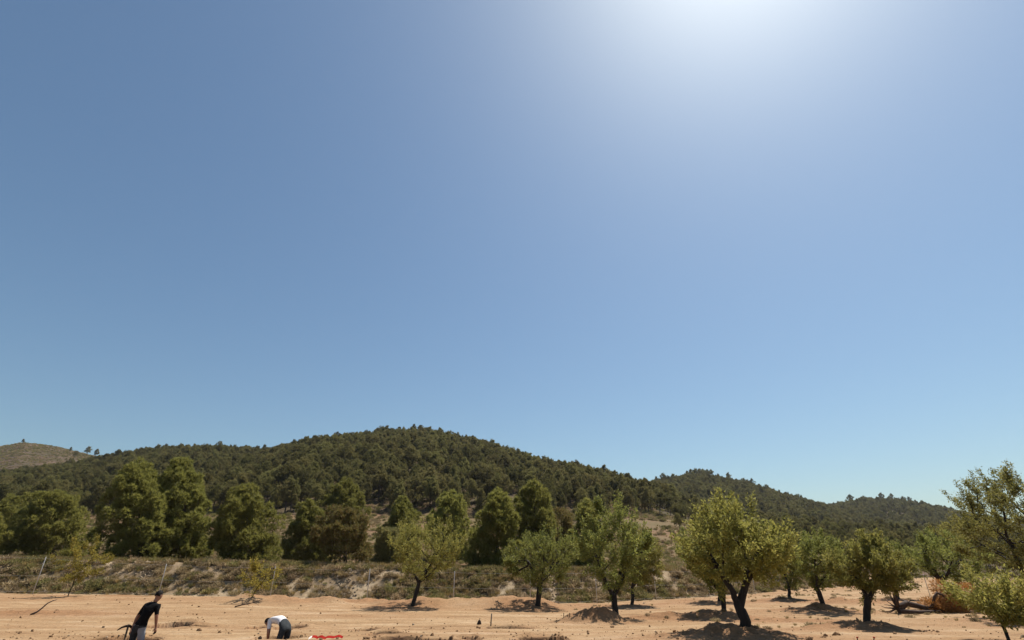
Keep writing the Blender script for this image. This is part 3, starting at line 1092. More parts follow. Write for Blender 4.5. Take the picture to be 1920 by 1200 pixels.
bush_kinds = [bush_mesh('scrub', 260, .22, .03, M['scrub_olive']), bush_mesh('scrub', 260, .2, .028, M['scrub_brown']), bush_mesh('scrub', 200, .24, .03, M['scrub_brown'], .6),
              bush_mesh('scrub', 240, .2, .03, M['scrub_olive'], .5)]
grass_kinds = [tuft_mesh('tuft', 46, .42, .014, M['dry_grass']), tuft_mesh('tuft', 40, .5, .014, M['dry_grass']), tuft_mesh('tuft', 46, .4, .016, M['scrub_olive'])]
c_scrub = proto_collection('bank_scrub_kinds', bush_kinds + grass_kinds)      # 0-3 bushes, 4-6 tufts
# bank face
n = 8000
tt = rng.uniform(-1.12, tpx(1610), n)
dd = rng.uniform(.25, 5.4, n)
Yb = np.interp(tt, _tt, _tY) + dd
Xb = tt * Yb
cl = fbm(Xb * .35, Yb * .6, 91, 3)
k = (cl > -.12) | (rng.random(n) < .30)
hbv = np.interp(tt, hb_t, hb_v)
k &= (hbv > .25)
gul = (np.abs(tt - tpx(326, 1090)) < .009) | (np.abs(tt - tpx(666, 1090)) < .006) | (np.abs(tt - tpx(1038, 1110)) < .008)
k &= ~gul
Xb, Yb, cl, dd = Xb[k], Yb[k], cl[k], dd[k]
n = len(Xb)
idx = np.where(rng.random(n) < .55, rng.choice([4, 5, 4, 5, 6], n), np.where(cl + rng.normal(0, .25, n) > .16, rng.choice([0, 3], n), rng.choice([1, 2, 1], n)))
idx = np.where((dd > 4.2) & (rng.random(n) < .75), rng.integers(4, 7, n), idx)
s = rng.uniform(.32, .95, n) * np.where(dd < .6, .65, 1) * np.interp(Yb, [38, 60], [1, 1.4])
scatter('bank_scrub', np.stack([Xb, Yb, H(Xb, Yb) - .03], 1), np.stack([rng.normal(0, .15, n), rng.normal(0, .15, n), rng.uniform(0, 6.28, n)], 1),
        np.stack([s, s, s * rng.uniform(.7, 1.1, n)], 1), idx, c_scrub, 'dry brown and olive scrub covering the earth bank', 'scrub')
# terrace grass and shrubs
n = 42000
Yb = 42 + 150 * rng.random(n) ** 1.5
tt = rng.uniform(-1.12, 1.1, n)
Xb = tt * Yb
d_ = Yb - np.interp(tt, _tt, _tY)
k = (d_ > 4.5) & ((tt < tpx(1600)) | (d_ > 20)) & (fbm(Xb * .09, Yb * .16, 93, 3) > -.25)
Xb, Yb = Xb[k], Yb[k]
n = len(Xb)
sh = rng.random(n) < np.interp(Yb, [48, 60, 140], [.03, .25, .5])
idx = np.where(sh, rng.integers(0, 4, n), rng.integers(4, 7, n))
s = rng.uniform(.4, .95, n) * np.where(sh, np.interp(Yb, [45, 140], [.8, 1.9]), 1.0)
scatter('terrace_grass', np.stack([Xb, Yb, H(Xb, Yb) - .03], 1), np.stack([0 * Xb, 0 * Xb, rng.uniform(0, 6.28, n)], 1), np.stack([s, s, s], 1), idx, c_scrub,
        'dry yellowish grass and low shrubs on the terrace under the pines', 'grass')
# shrubs between the trees of the hills and over the bare one
n = 30000
Yb = rng.uniform(118, 640, n)
tt = rng.uniform(-1.12, .9, n)
Xb = tt * Yb
zb0 = base_z(Xb, Yb)[0]
_, w_ = hill_z(Xb, Yb, zb0)
k = (w_ > 0) & ((w_ == 3) | (rng.random(n) < .35))
Xb, Yb, w_ = Xb[k], Yb[k], w_[k]
n = len(Xb)
s = rng.uniform(.9, 2.3, n) * np.interp(Yb, [118, 600], [.8, 1.35])
scatter('hill_shrubs', np.stack([Xb, Yb, H(Xb, Yb) - .05], 1), np.stack([0 * Xb, 0 * Xb, rng.uniform(0, 6.28, n)], 1), np.stack([s, s, s * .8], 1),
        rng.choice([0, 1, 1, 2, 3], n), c_scrub, 'low brown and olive shrubs dotting the hillsides', 'shrubs')
n = 9000
Yb = rng.uniform(330, 640, n)
Xb = rng.uniform(-1.15, -.7, n) * Yb
_, w_ = hill_z(Xb, Yb, base_z(Xb, Yb)[0])
k = (w_ == 3) & (fbm(Xb * .03, Yb * .03, 97, 3) > -.2)
Xb, Yb = Xb[k], Yb[k]
n = len(Xb)
s = rng.uniform(.9, 2.6, n)
scatter('bare_hill_shrubs', np.stack([Xb, Yb, H(Xb, Yb) - .05], 1), np.stack([0 * Xb, 0 * Xb, rng.uniform(0, 6.28, n)], 1), np.stack([s, s, s * .7], 1),
        rng.choice([0, 0, 1, 3, 3], n), c_scrub, 'sparse low shrubs over the bare brown hill', 'shrubs')
# dry weeds on the untidy soil round the farther almonds
n = 5200
tt = rng.uniform(tpx(1050), 1.08, n); Yb = 20 + 55 * rng.random(n) ** 1.3; Xb = tt * Yb
d_ = Yb - np.interp(tt, _tt, _tY)
pr = np.clip(fbm(Xb * .25, Yb * .5, 98, 3) * 2 - .1, 0, 1) * smooth(tpx(1250), tpx(1500), tt)
for (mx, my, rx, ry, h) in MOUNDS: pr = pr + .35 * np.exp(-(((Xb - mx) / (rx * 1.2)) ** 2 + ((Yb - my) / (ry * 1.2)) ** 2))
k = (d_ < -.5) & (rng.random(n) < pr)
Xb, Yb = Xb[k], Yb[k]; n = len(Xb)
s = rng.uniform(.12, .42, n)
scatter('dry_weeds', np.stack([Xb, Yb, H(Xb, Yb) - .02], 1), np.stack([0 * Xb, 0 * Xb, rng.uniform(0, 6.28, n)], 1), np.stack([s, s, s * .8], 1),
        rng.choice([1, 2, 4, 5], n), c_scrub, 'dry reddish weeds on the rough soil among the almonds', 'weeds')
# clods and pebbles on the worked ground
c_rock = proto_collection('clod_kinds', [rock_mesh('clod', M['clod'], 1), rock_mesh('clod', M['clod'], 2), rock_mesh('clod', M['clod'], 3), rock_mesh('clod', M['rock'], 4)])
n = 900
cx = rng.choice([75, 95, 262, 275, 640, 655, 1035, 1050, 180, 760, 900], n) + rng.normal(0, 14, n)
dd = rng.uniform(.3, 4.2, n)
tt = np.array([tpx(v, 1090) for v in cx]); Yb = np.interp(tt, _tt, _tY) + dd; Xb = tt * Yb
s = rng.lognormal(math.log(.07), .5, n).clip(.03, .22)
scatter('bank_stones', np.stack([Xb, Yb, H(Xb, Yb)], 1), rng.uniform(0, 6.28, (n, 3)), np.stack([s * 1.4, s, s], 1), np.full(n, 3), c_rock,
        'pale broken stones showing through the scrub of the earth bank', 'stones')
n = 8000
tt = rng.uniform(-1.1, 1.1, n)
Yb = 12.5 + 45 * rng.random(n) ** 1.6
Xb = tt * Yb
d_ = Yb - np.interp(tt, _tt, _tY)
pr = .25 + 1.2 * np.clip(fbm(Xb * .3, Yb * .8, 95, 3), 0, 1) + .8 * smooth(-7, -4, d_)
for (mx, my, rx, ry, h) in MOUNDS: pr = pr + 1.2 * np.exp(-(((Xb - mx) / (rx * 1.3)) ** 2 + ((Yb - my) / (ry * 1.3)) ** 2))
k = (d_ < 0) & (rng.random(n) < pr)
Xb, Yb = Xb[k], Yb[k]
for (px, py, hx, hy, dep, a) in PITS:        # crumbled rims
    m = int(26 * (hx + hy))
    th = rng.uniform(-.5, 3.64, m); q = rng.normal(1.28, .16, m)
    Xb = np.concatenate([Xb, px + np.cos(th) * hx * q]); Yb = np.concatenate([Yb, py + np.sin(th) * hy * q])
n = len(Xb)
s = rng.lognormal(math.log(.017), .6, n).clip(.007, .09)
scatter('soil_clods', np.stack([Xb, Yb, H(Xb, Yb) + s * .2], 1), rng.uniform(0, 6.28, (n, 3)), np.stack([s, s, s], 1), rng.choice([0, 1, 2, 3], n, p=[.31, .31, .3, .08]), c_rock,
        'small clods and pebbles strewn over the worked dirt', 'clods')


# ------------------------------------------------------------------ fence
def tube_mesh(name, pts, r, mat, k=8, taper=None, cap=True):
    bm = bmesh.new()
    pts = [np.asarray(p, float) for p in pts]
    a = np.array([1.0, .13, .07]); rings = []
    for j, p in enumerate(pts):
        d = pts[min(j + 1, len(pts) - 1)] - pts[max(j - 1, 0)]
        d /= np.linalg.norm(d)
        a = a - d * a.dot(d)
        if np.linalg.norm(a) < 1e-3: a = np.cross(d, [.2, .9, .4])
        a /= np.linalg.norm(a); b = np.cross(d, a)
        rr = r if taper is None else taper[j]
        rings.append([bm.verts.new(p + rr * (math.cos(q / k * 6.28318) * a + math.sin(q / k * 6.28318) * b)) for q in range(k)])
    for A, B in zip(rings, rings[1:]):
        for q in range(k):
            bm.faces.new((A[q], A[(q + 1) % k], B[(q + 1) % k], B[q])).smooth = True
    if cap:
        bm.faces.new(rings[0][::-1]); bm.faces.new(rings[-1])
    me = bpy.data.meshes.new(name); bm.to_mesh(me); bm.free(); me.materials.append(mat)
    return me


posts = [(57, 86, 1045), (296, 312, 1058), (505, 516, 1067), (688, 693, 1074), (850, 852, 1081), (993, 994, 1086), (1117, 1117, 1088), (1229, 1227, 1088), (1330, 1326, 1084), (1417, 1410, 1078)]
tops = []
bases = []
for (xb, xt, yt) in [(-260, -205, 1034)] + posts:
    t_ = ray(xt, yt)[0]
    Y_ = float(np.interp(t_, _tt, _tY)) - .45
    X_ = t_ * Y_
    g = gz(X_, Y_)
    zt_ = float(np.clip(at(xt, yt, Y_)[2], g + 1.9, g + 2.7))
    bases.append(np.array([X_, Y_, g])); tops.append(np.array([X_, Y_, zt_]))
fence = empty('wire_fence', tuple(bases[0]), 'wire fence with thin grey metal posts along the foot of the earth bank', 'fence')
o0 = bases[0]
for b, t_ in zip(bases, tops):
    hgt_ = t_[2] - b[2]
    po = link(bpy.data.objects.new('post', tube_mesh('post', [(0, 0, -.3), (0, 0, hgt_), (0, 0, hgt_ + .03)], .03, M['galvanised'], 8, [.029, .029, .012])), fence)
    po.location = tuple(b - o0)
for f in (.97, .5, .08):
    pts = []
    for i in range(len(bases) - 1):
        for u in np.linspace(0, 1, 7)[:-1]:
            p0 = bases[i] + (tops[i] - bases[i]) * f; p1 = bases[i + 1] + (tops[i + 1] - bases[i + 1]) * f
            pts.append(p0 + (p1 - p0) * u + np.array([0, -.035, -.05 * math.sin(u * math.pi)]) - o0)
    link(bpy.data.objects.new('wire', tube_mesh('wire', pts, .005, M['galvanised'], 4)), fence)
# lone far post by the slope
q = hit(1744, 1118)
lp = link(bpy.data.objects.new('marker_pole', tube_mesh('marker_pole', [(0, 0, -.2), (0, 0, 1.35), (0, 0, 1.4)], .025, M['galvanised'], 8, [.025, .022, .01])))
lp.location = tuple(q)
tag(lp, 'thin grey pole standing alone on the pale dirt slope behind the dead foliage', 'pole')


# ------------------------------------------------------------------ people
def skin_body(name, joints, edges, mats, classify):
    """one continuous body grown over a skeleton; classify(co) -> material index"""
    me = bpy.data.meshes.new(name)
    names = list(joints)
    me.from_pydata([joints[k][0] for k in names], [(names.index(a), names.index(b)) for a, b in edges], [])
    o = bpy.data.objects.new(name, me); C.objects.link(o)
    md = o.modifiers.new('skin', 'SKIN'); md.use_smooth_shade = True
    for i, k in enumerate(names):
        s = me.skin_vertices[0].data[i]
        rr = joints[k][1]
        s.radius = rr if isinstance(rr, tuple) else (rr, rr)
        s.use_root = (i == 0)
    sb = o.modifiers.new('sub', 'SUBSURF'); sb.levels = 2; sb.render_levels = 2
    dg = bpy.context.evaluated_depsgraph_get()
    m2 = bpy.data.meshes.new_from_object(o.evaluated_get(dg))
    o.modifiers.clear()
    o.data = m2
    m2.materials.clear()
    for m in mats: m2.materials.append(m)
    for p in m2.polygons:
        p.material_index = classify(p.center)
        p.use_smooth = True
    return o


M['skin'] = plain_mat('skin', (0.30, 0.15, 0.10), (0.26, 0.125, 0.08), 0.6, 30)
M['hair'] = plain_mat('dark_hair', (0.010, 0.007, 0.006), (0.006, 0.004, 0.004), 0.7, 40, bump=.5)
M['black_shirt'] = plain_mat('black_cotton', (0.007, 0.007, 0.008), (0.005, 0.005, 0.006), 0.9, 25, bump=.3)
M['white_shirt'] = plain_mat('white_cotton', (0.72, 0.70, 0.72), (0.62, 0.60, 0.62), 0.9, 8, bump=.3)
M['trousers'] = plain_mat('dark_trousers', (0.045, 0.05, 0.055), (0.03, 0.035, 0.038), 0.9, 14, bump=.3)
M['grey_cloth'] = plain_mat('grey_cloth', (0.30, 0.31, 0.34), (0.24, 0.25, 0.27), 0.9, 14)
M['boot'] = plain_mat('boot_leather', (0.06, 0.04, 0.025), None, 0.8, 20)
M['belt'] = plain_mat('belt_webbing', (0.22, 0.22, 0.22), None, 0.7, 20)


def hand(J, E, tag_, wrist, d, side, palm):
    """five curled fingers rooted in the palm"""
    d = np.asarray(d, float); d /= np.linalg.norm(d)
    side = np.asarray(side, float); palm = np.asarray(palm, float)
    pc = wrist + d * .06
    J[tag_ + 'palm'] = (tuple(pc), (.038, .018)); E.append((tag_ + 'wrist', tag_ + 'palm'))
    for i, (off, ln) in enumerate([(-.033, .060), (-.011, .074), (.011, .070), (.033, .055)]):
        a = pc + d * .05 + side * off
        b = a + d * ln * .55 + palm * .012
        c = b + d * ln * .4 + palm * .03
        for k_, q, r_ in (('a', a, .010), ('b', b, .009), ('c', c, .008)):
            J[f'{tag_}f{i}{k_}'] = (tuple(q), r_)
        E += [(tag_ + 'palm', f'{tag_}f{i}a'), (f'{tag_}f{i}a', f'{tag_}f{i}b'), (f'{tag_}f{i}b', f'{tag_}f{i}c')]
    a = pc - side * .045 + d * .0 + palm * .01
    b = a - side * .012 + d * .045 + palm * .015
    J[tag_ + 'ta'] = (tuple(a), .012); J[tag_ + 'tb'] = (tuple(b), .010)
    E += [(tag_ + 'palm', tag_ + 'ta'), (tag_ + 'ta', tag_ + 'tb')]


def head_parts(root, c, fwd, up, hairmat):
    """hair cap, ears and nose on the head"""
    fwd = np.asarray(fwd, float); fwd /= np.linalg.norm(fwd)
    up = np.asarray(up, float); up = up - fwd * up.dot(fwd); up /= np.linalg.norm(up)
    rt = np.cross(fwd, up)
    bm = bmesh.new()
    bmesh.ops.create_uvsphere(bm, u_segments=16, v_segments=10, radius=1)
    rs = random.Random(3)
    dl = []
    for v in bm.verts:
        l_ = np.array(v.co)
        if l_[1] > .45 and l_[2] < .45 or l_[2] < -.55: dl.append(v)
        s = 1.02 + rs.uniform(-.03, .03)
        q = c + rt * l_[0] * .083 * s + fwd * (l_[1] * .100 * s - .008) + up * (l_[2] * .112 * s + .012)
        v.co = q
    bmesh.ops.delete(bm, geom=dl, context='VERTS')
    for f in bm.faces: f.smooth = True
    me = bpy.data.meshes.new('hair'); bm.to_mesh(me); bm.free(); me.materials.append(hairmat)
    link(bpy.data.objects.new('hair', me), root)
    for sx in (-1, 1):
        bm = bmesh.new()
        bmesh.ops.create_uvsphere(bm, u_segments=8, v_segments=6, radius=1)
        for v in bm.verts:
            l_ = np.array(v.co)
            v.co = c + rt * (sx * .083 + l_[0] * .010) + fwd * (l_[1] * .018) + up * (l_[2] * .030 - .01)
        me = bpy.data.meshes.new('ear'); bm.to_mesh(me); bm.free(); me.materials.append(M['skin'])
        link(bpy.data.objects.new('ear', me), root)


def person1():
    J, E = {}, []
    def j(k, p, r, prev=None):
        J[k] = (p, r)
        if prev: E.append((prev, k))
    j('pelvis', (0, 0, .94), (.155, .11))
    j('waist', (.03, .03, 1.08), (.17, .115), 'pelvis')
    j('rib', (.06, .07, 1.24), (.19, .125), 'waist')
    j('chest', (.09, .11, 1.38), (.195, .12), 'rib')
    j('neck0', (.115, .145, 1.475), (.06, .06), 'chest')
    j('neck1', (.135, .17, 1.52), (.052, .054), 'neck0')
    j('head0', (.15, .195, 1.575), (.074, .085), 'neck1')
    j('head1', (.155, .205, 1.635), (.078, .092), 'head0')
    j('head2', (.158, .205, 1.695), (.05, .06), 'head1')
    for s, k in ((-1, 'l'), (1, 'r')):
        j(k + 'sh', (.09 + s * .17, .11, 1.395), .066, 'chest')
        ex = (-.20, .07, 1.14) if s < 0 else (.09 + s * .215, .13, 1.15)
        j(k + 'el', ex, .045, k + 'sh')
        wr = (-.235, .05, .91) if s < 0 else (.285, .22, .92)
        j(k + 'fo', tuple(np.array(ex) * .5 + np.array(wr) * .5), .038, k + 'el')
        j(k + 'wrist', wr, .027, k + 'fo')
        hand(J, E, k, np.array(wr), np.array(wr) - np.array(ex) + np.array([0, 0, -.1]), (0, 1, 0), (-s, 0, 0))
        j(k + 'hip', (s * .095, 0, .86), .093, 'pelvis')
        j(k + 'thigh', (s * .12, .03, .66), .082, k + 'hip')
        j(k + 'knee', (s * .13, .06 if s > 0 else .0, .47), .060, k + 'thigh')
        j(k + 'calf', (s * .135, .02 if s > 0 else -.05, .32), .056, k + 'knee')
        j(k + 'ank', (s * .14, -.01 if s > 0 else -.09, .09), .04, k + 'calf')
        j(k + 'toe', (s * .155, .17 if s > 0 else .09, .045), (.045, .035), k + 'ank')

    def cl(c):
        if c.z > 1.465 and abs(c.x - .14) < .16: return 0 if c.z > 1.48 else 1
        armside = c.x < -.10 or c.x > .255
        if c.z > 1.2: return 1
        if c.z > .80 and (c.x < -.135 or c.x > .24): return 0
        if c.z > .97: return 1
        if c.z > .14: return 3 if (c.x > .06 and c.y < .05 and c.z > .45 and c.z < .93) else 2
        return 4
    o = skin_body('person', J, E, [M['skin'], M['black_shirt'], M['trousers'], M['grey_cloth'], M['boot']], cl)
    head_parts(o, np.array([.155, .205, 1.625]), (.35, .9, -.25), (0, .25, 1), M['hair'])
    bm = bmesh.new()
    bmesh.ops.create_cone(bm, segments=24, radius1=.165, radius2=.163, depth=.035, cap_ends=False)
    for v in bm.verts: v.co = (v.co.x * 1.0 + .008, v.co.y * .76 + .012, v.co.z + .985)
    me = bpy.data.meshes.new('belt'); bm.to_mesh(me); bm.free(); me.materials.append(M['belt'])
    link(bpy.data.objects.new('belt', me), o)
    return o


pit1 = gz(P1[0], P1[1])
p1 = person1()
p1.location = (P1[0], P1[1], pit1)
p1.rotation_euler = (0, 0, math.radians(-10))
tag(p1, 'person in black t-shirt standing in a pit with their back turned, arms hanging', 'person', 'people digging pits')


def person2():
    J, E = {}, []
    def j(k, p, r, prev=None):
        J[k] = (p, r)
        if prev: E.append((prev, k))
    j('pelvis', (.05, 0, .92), (.14, .13))
    j('waist', (-.10, 0, 1.01), (.135, .105), 'pelvis')
    j('rib', (-.26, 0, 1.06), (.16, .115), 'waist')
    j('chest', (-.41, 0, 1.05), (.165, .105), 'rib')
    j('neck0', (-.52, 0, 1.03), .06, 'chest')
    j('neck1', (-.57, 0, 1.01), .053, 'neck0')
    j('head0', (-.63, 0, .985), (.078, .085), 'neck1')
    j('head1', (-.69, 0, .955), (.078, .088), 'head0')
    j('head2', (-.745, 0, .92), (.052, .06), 'head1')
    for s, k in ((-1, 'l'), (1, 'r')):
        j(k + 'sh', (-.40, s * .17, 1.02), .066, 'chest')
        ex = (-.30, s * .23, .77); wr = (-.40, s * .13, .54)
        j(k + 'el', ex, .046, k + 'sh')
        j(k + 'fo', (-.35, s * .18, .655), .038, k + 'el')
        j(k + 'wrist', wr, .028, k + 'fo')
        hand(J, E, k, np.array(wr), np.array(wr) - np.array(ex), (1, 0, 0), (0, -s, 0))
        j(k + 'hip', (.06, s * .09, .85), .092, 'pelvis')
        j(k + 'thigh', (.02, s * .11, .66), .08, k + 'hip')
        j(k + 'knee', (-.03, s * .12, .47), .06, k + 'thigh')
        j(k + 'calf', (.03, s * .125, .32), .056, k + 'knee')
        j(k + 'ank', (.07, s * .13, .09), .04, k + 'calf')
        j(k + 'toe', (-.11, s * .14, .045), (.045, .035), k + 'ank')

    def cl(c):
        if c.x < -.50 and c.z > .88: return 0
        if c.x < -.19 and c.z < .86: return 0
        if c.x < -.06 and c.z > .8: return 1
        if c.z > .14: return 2
        return 3
    o = skin_body('person', J, E, [M['skin'], M['white_shirt'], M['trousers'], M['boot']], cl)
    head_parts(o, np.array([-.68, 0, .96]), (-.45, 0, -.9), (-.9, 0, .45), M['hair'])
    return o


p2 = person2()
p2.location = (P2[0], P2[1], gz(P2[0], P2[1]))
p2.rotation_euler = (0, 0, math.radians(-30))
tag(p2, 'person in white shirt bent double over a pit, reaching down with both arms', 'person', 'people digging pits')

# ------------------------------------------------------------------ tools, stakes and odds and ends
M['iron'] = plain_mat('rusty_iron', (0.05, 0.035, 0.028), (0.03, 0.02, 0.016), 0.75, 25, .3)
M['handle'] = plain_mat('worn_handle', (0.16, 0.11, 0.07), (0.10, 0.07, 0.045), 0.75, 18)
M['stake'] = plain_mat('grey_stake', (0.30, 0.25, 0.19), (0.2, 0.16, 0.12), 0.85, 16)
M['red_paint'] = plain_mat('red_plastic', (0.36, 0.014, 0.008), (0.28, 0.010, 0.006), 0.85, 9)
M['white_plastic'] = plain_mat('white_plastic', (0.72, 0.68, 0.64), None, 0.5, 9)
M['dark_stone'] = plain_mat('dark_stone', (0.075, 0.055, 0.045), (0.04, 0.03, 0.025), 0.9, 6, bump=.6)

X_, Y_ = P1[0] - .30, P1[1] + .02
root = empty('pickaxe', (X_, Y_, gz(X_, Y_)), 'pickaxe with curved dark head leaning on the pit rim beside the person in black', 'tool')
link(bpy.data.objects.new('handle', tube_mesh('handle', [(.10, -.12, .0), (.03, -.04, .48), (.0, 0, .95)], .02, M['handle'], 8, [.022, .018, .024])), root)
hp = [(-.17, -.12, .87), (-.11, -.08, .925), (-.05, -.04, .95), (.0, 0, .96), (.03, .05, .94), (.06, .11, .88), (.08, .16, .80)]
link(bpy.data.objects.new('head', tube_mesh('pick_head', hp, .02, M['iron'], 6, [.012, .022, .028, .036, .028, .02, .008])), root)


def stake(name, x, yb, yt, xt, r, mat, label, cat='stake', group=None, tip=None):
    b = hit(x, yb); tpt = at(xt, yt, b[1])
    h = tpt - b
    top = h * (.72 if tip else 1)
    if tip:
        rt = empty(name, tuple(b), label, cat, group)
        link(bpy.data.objects.new('shaft', tube_mesh('shaft', [(0, 0, -.1), tuple(h * .5), tuple(top)], r, mat, 6)), rt)
        link(bpy.data.objects.new('tip', tube_mesh('tip', [tuple(top), tuple(h * .9), tuple(h)], r, tip, 8, [r * 1.7, r * 1.9, r * 1.2])), rt)
        return rt
    o = link(bpy.data.objects.new(name, tube_mesh(name, [(0, 0, -.1), tuple(h * .5), tuple(h * .97), tuple(h)], r, mat, 6, [r, r, r * .95, r * .6])))
    o.location = tuple(b)
    tag(o, label, cat, group)
    return o


stake('wooden_stake', 920, 1174, 1150, 922, .024, M['stake'], 'pale wooden stake upright beside a shallow trench in the open dirt')
stake('iron_rod', 1057, 1158, 1149, 1057, .014, M['iron'], 'short iron rod in the dirt near the large earth mound', 'rod', 'iron rods by the mound')
stake('iron_rod', 1068, 1157, 1149, 1068, .014, M['iron'], 'short iron rod in the dirt near the large earth mound', 'rod', 'iron rods by the mound')
stake('marker_peg', 1608, 1203, 1194, 1607, .012, M['iron'], 'small red-topped marker peg before the straight-trunked almond', 'peg', 'red marker pegs', M['red_paint'])
stake('marker_peg', 1638, 1203, 1194, 1639, .012, M['iron'], 'small red-topped marker peg before the straight-trunked almond', 'peg', 'red marker pegs', M['red_paint'])

q = hit(899, 1171)
rk = rock_mesh('standing_stone', M['dark_stone'], 9)
for v in rk.vertices:
    v.co.x *= .10 * (1.15 - .6 * max(0, v.co.z)); v.co.y *= .09; v.co.z = (v.co.z + .6) * .2
o = link(bpy.data.objects.new('standing_stone', rk)); o.location = (q[0], q[1], q[2] - .06)
tag(o, 'small dark pointed stone standing near the wooden stake', 'stone')

# red barrier tape lying at the edge of a pit
ra, rb = hit(578, 1201.5), hit(642, 1199.5)
bm = bmesh.new()
prev = None
tape_segs = 26
rs = random.Random(5)
for i in range(tape_segs + 1):
    u = i / tape_segs
    c = ra + (rb - ra) * u
    c = np.array([c[0], c[1] + .05 * math.sin(u * 9), gz(c[0], c[1])])
    lift = .02 + .03 * abs(math.sin(u * 13)) + rs.uniform(0, .01)
    a_, b_ = bm.verts.new(c + np.array([0, -.03, lift]) - ra), bm.verts.new(c + np.array([0, .03, lift + .045]) - ra)
    if prev:
        f = bm.faces.new((prev[0], a_, b_, prev[1])); f.material_index = 1 if u < .10 else 0
    prev = (a_, b_)
me = bpy.data.meshes.new('barrier_tape'); bm.to_mesh(me); bm.free(); me.materials.append(M['red_paint']); me.materials.append(M['white_plastic'])
o = link(bpy.data.objects.new('barrier_tape', me)); o.location = tuple(ra)
sm = o.modifiers.new('thick', 'SOLIDIFY'); sm.thickness = .003
tag(o, 'strip of red barrier tape lying on the dirt between the pits', 'tape')

# dry bent branch near the fence, and a broken branch by the ridge
b0 = hit(57, 1153)
pts = [np.zeros(3)] + [np.append((hit(x, 1153)[:2] - b0[:2]), 0) * np.array([1, 0, 0]) + np.array([0, .12 * i, z]) for i, (x, z) in enumerate([(63, .10), (66, .24), (70, .42), (75, .52), (82, .56)], 1)]
o = link(bpy.data.objects.new('dry_branch', tube_mesh('dry_branch', pts, .03, M['dead_wood'], 6, [.045, .035, .03, .026, .02, .01]))); o.location = tuple(b0)
tag(o, 'bent reddish dry branch sticking up from the dirt near the leaning sapling', 'branch')
b0 = hit(440, 1139)
o = empty('broken_branch', tuple(b0), 'broken dark branch lying on the spoil ridge beside the faded sapling', 'branch')
link(bpy.data.objects.new('stem', tube_mesh('stem', [(0, 0, .03), (.35, .1, .12), (.8, .2, .2), (1.25, .3, .36)], .03, M['dead_wood'], 6, [.035, .03, .024, .012])), o)
for (s, e) in [((.35, .1, .12), (.15, .2, .42)), ((.8, .2, .2), (.75, .35, .5)), ((.8, .2, .2), (1.2, .1, .08)), ((.5, .13, .14), (.8, -.1, .05))]:
    s, e = np.array(s), np.array(e)
    link(bpy.data.objects.new('twig', tube_mesh('twig', [s, (s + e) / 2 + np.array([.03, 0, .03]), e], .012, M['dead_wood'], 5, [.016, .011, .004])), o)

# ------------------------------------------------------------------ fallen dead tree with orange foliage
b0 = hit(1682, 1150)
Yf = b0[1]


def loc(x, y, dy=0.0):
    return at(x, y, Yf + dy) - b0


root = empty('fallen_tree', tuple(b0), 'uprooted dead tree lying on the dirt with dark roots and orange withered foliage', 'fallen tree')
wp = [loc(1684, 1142), loc(1700, 1131, .1), loc(1720, 1136, .2), loc(1738, 1140, .3), loc(1762, 1132, .4)]
link(bpy.data.objects.new('trunk', tube_mesh('fallen_trunk', wp, .1, M['dead_wood'], 8, [.17, .13, .12, .10, .06])), root)
wp = [loc(1686, 1147, -.1), loc(1705, 1147, -.1), loc(1722, 1148, -.1), loc(1742, 1147, .0), loc(1770, 1146, .1)]
link(bpy.data.objects.new('limb', tube_mesh('fallen_limb', wp, .08, M['dead_wood'], 8, [.13, .10, .085, .07, .04])), root)
wp = [loc(1748, 1138, .2), loc(1752, 1120, .1), loc(1757, 1112, 0), loc(1766, 1115, 0), loc(1775, 1122, .1)]
link(bpy.data.objects.new('limb', tube_mesh('bent_limb', wp, .05, M['dead_wood'], 8, [.055, .065, .06, .045, .03])), root)
for i in range(15):
    an = math.radians(rng.uniform(70, 200)); ln = rng.uniform(.45, 1.05)
    st = loc(1684, 1140)
    pts = [st]
    d = np.array([math.cos(an), rng.normal(0, .5), math.sin(an)])
    d /= np.linalg.norm(d)
    for j in range(4):
        d = d + rng.normal(0, .18, 3); d /= np.linalg.norm(d)
        pts.append(pts[-1] + d * ln / 4)
    for p_ in pts: p_[2] = max(p_[2], .02)
    r_ = rng.uniform(.02, .05)
    link(bpy.data.objects.new('root', tube_mesh('root', pts, r_, M['dead_wood'], 5, [r_ * 1.4, r_, r_ * .7, r_ * .45, r_ * .2])), root)
cA = []
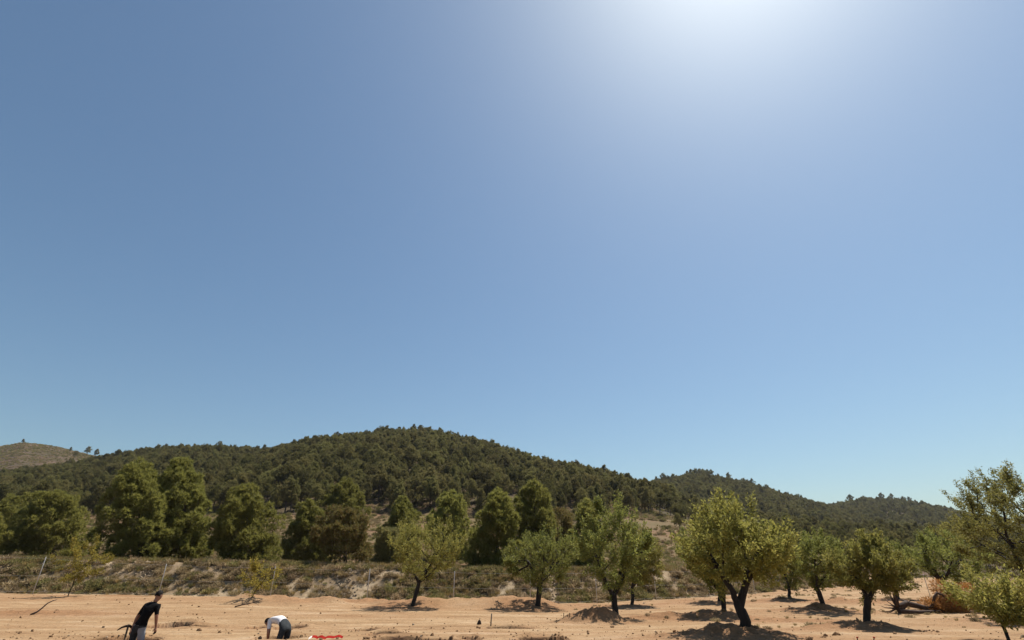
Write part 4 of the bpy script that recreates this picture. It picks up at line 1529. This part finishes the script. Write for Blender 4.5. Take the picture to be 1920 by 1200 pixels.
for (x, y, rx, rzv, n) in [(1748, 1138, .5, .42, 1200), (1768, 1142, .65, .42, 1900), (1790, 1138, .6, .5, 1800), (1775, 1118, .42, .42, 900), (1762, 1102, .3, .35, 450), (1812, 1108, .5, .35, 800), (1806, 1128, .5, .4, 900)]:
    c = loc(x, y, .5)
    v = rng.normal(0, 1, (n, 3)); v /= np.linalg.norm(v, axis=1)[:, None]
    q = c + v * np.array([rx, .55, rzv]) * rng.uniform(.1, 1, (n, 1)) ** .5
    q[:, 2] = np.maximum(q[:, 2], .03 + .1 * rng.random(n))
    cA.append((q, v))
Pq = np.concatenate([q for q, v in cA]); Dq = np.concatenate([v for q, v in cA]) + np.array([0, 0, .3])
V, Fc = leaves(Pq, Dq, .15, .016, .6)
link(bpy.data.objects.new('withered_foliage', mesh_np('withered_foliage', V, Fc, [M['dead_leaf']])), root)
tw = []
for i in range(26):
    k_ = rng.integers(0, len(Pq)); st = loc(1760, 1138, .4)
    e = Pq[k_]
    tw.append((st + (e - st) * .3, e))
for (s, e) in tw:
    link(bpy.data.objects.new('twig', tube_mesh('dead_twig', [s, (s + e) / 2 + rng.normal(0, .05, 3), e], .01, M['dead_wood'], 4, [.016, .011, .004])), root)


# ------------------------------------------------------------------ thin summer haze over the whole valley
HX, HY0, HY1, HZ0, HZ1 = 1950, -70, 1520, float(ZG.min()) - 1.0, max(float(ZG.max()) + 16, 20)
bm = bmesh.new()
bmesh.ops.create_cube(bm, size=1)
for v in bm.verts:
    v.co = (v.co.x * 2 * HX, (HY0 + HY1) / 2 + v.co.y * (HY1 - HY0), (HZ0 + HZ1) / 2 + v.co.z * (HZ1 - HZ0))
me = bpy.data.meshes.new('haze'); bm.to_mesh(me); bm.free()
hm = bpy.data.materials.new('haze_air'); hm.use_nodes = True
hn = hm.node_tree.nodes
hn.remove(hn['Principled BSDF'])
pv = hn.new('ShaderNodeVolumePrincipled')
pv.inputs['Color'].default_value = (0.86, 0.92, 1.0, 1)
pv.inputs['Density'].default_value = 0.00006
pv.inputs['Anisotropy'].default_value = 0.3
hm.node_tree.links.new(pv.outputs[0], hn['Material Output'].inputs['Volume'])
me.materials.append(hm)
o = link(bpy.data.objects.new('haze', me))
tag(o, 'thin bluish summer haze hanging over the valley', 'haze', None, 'stuff')
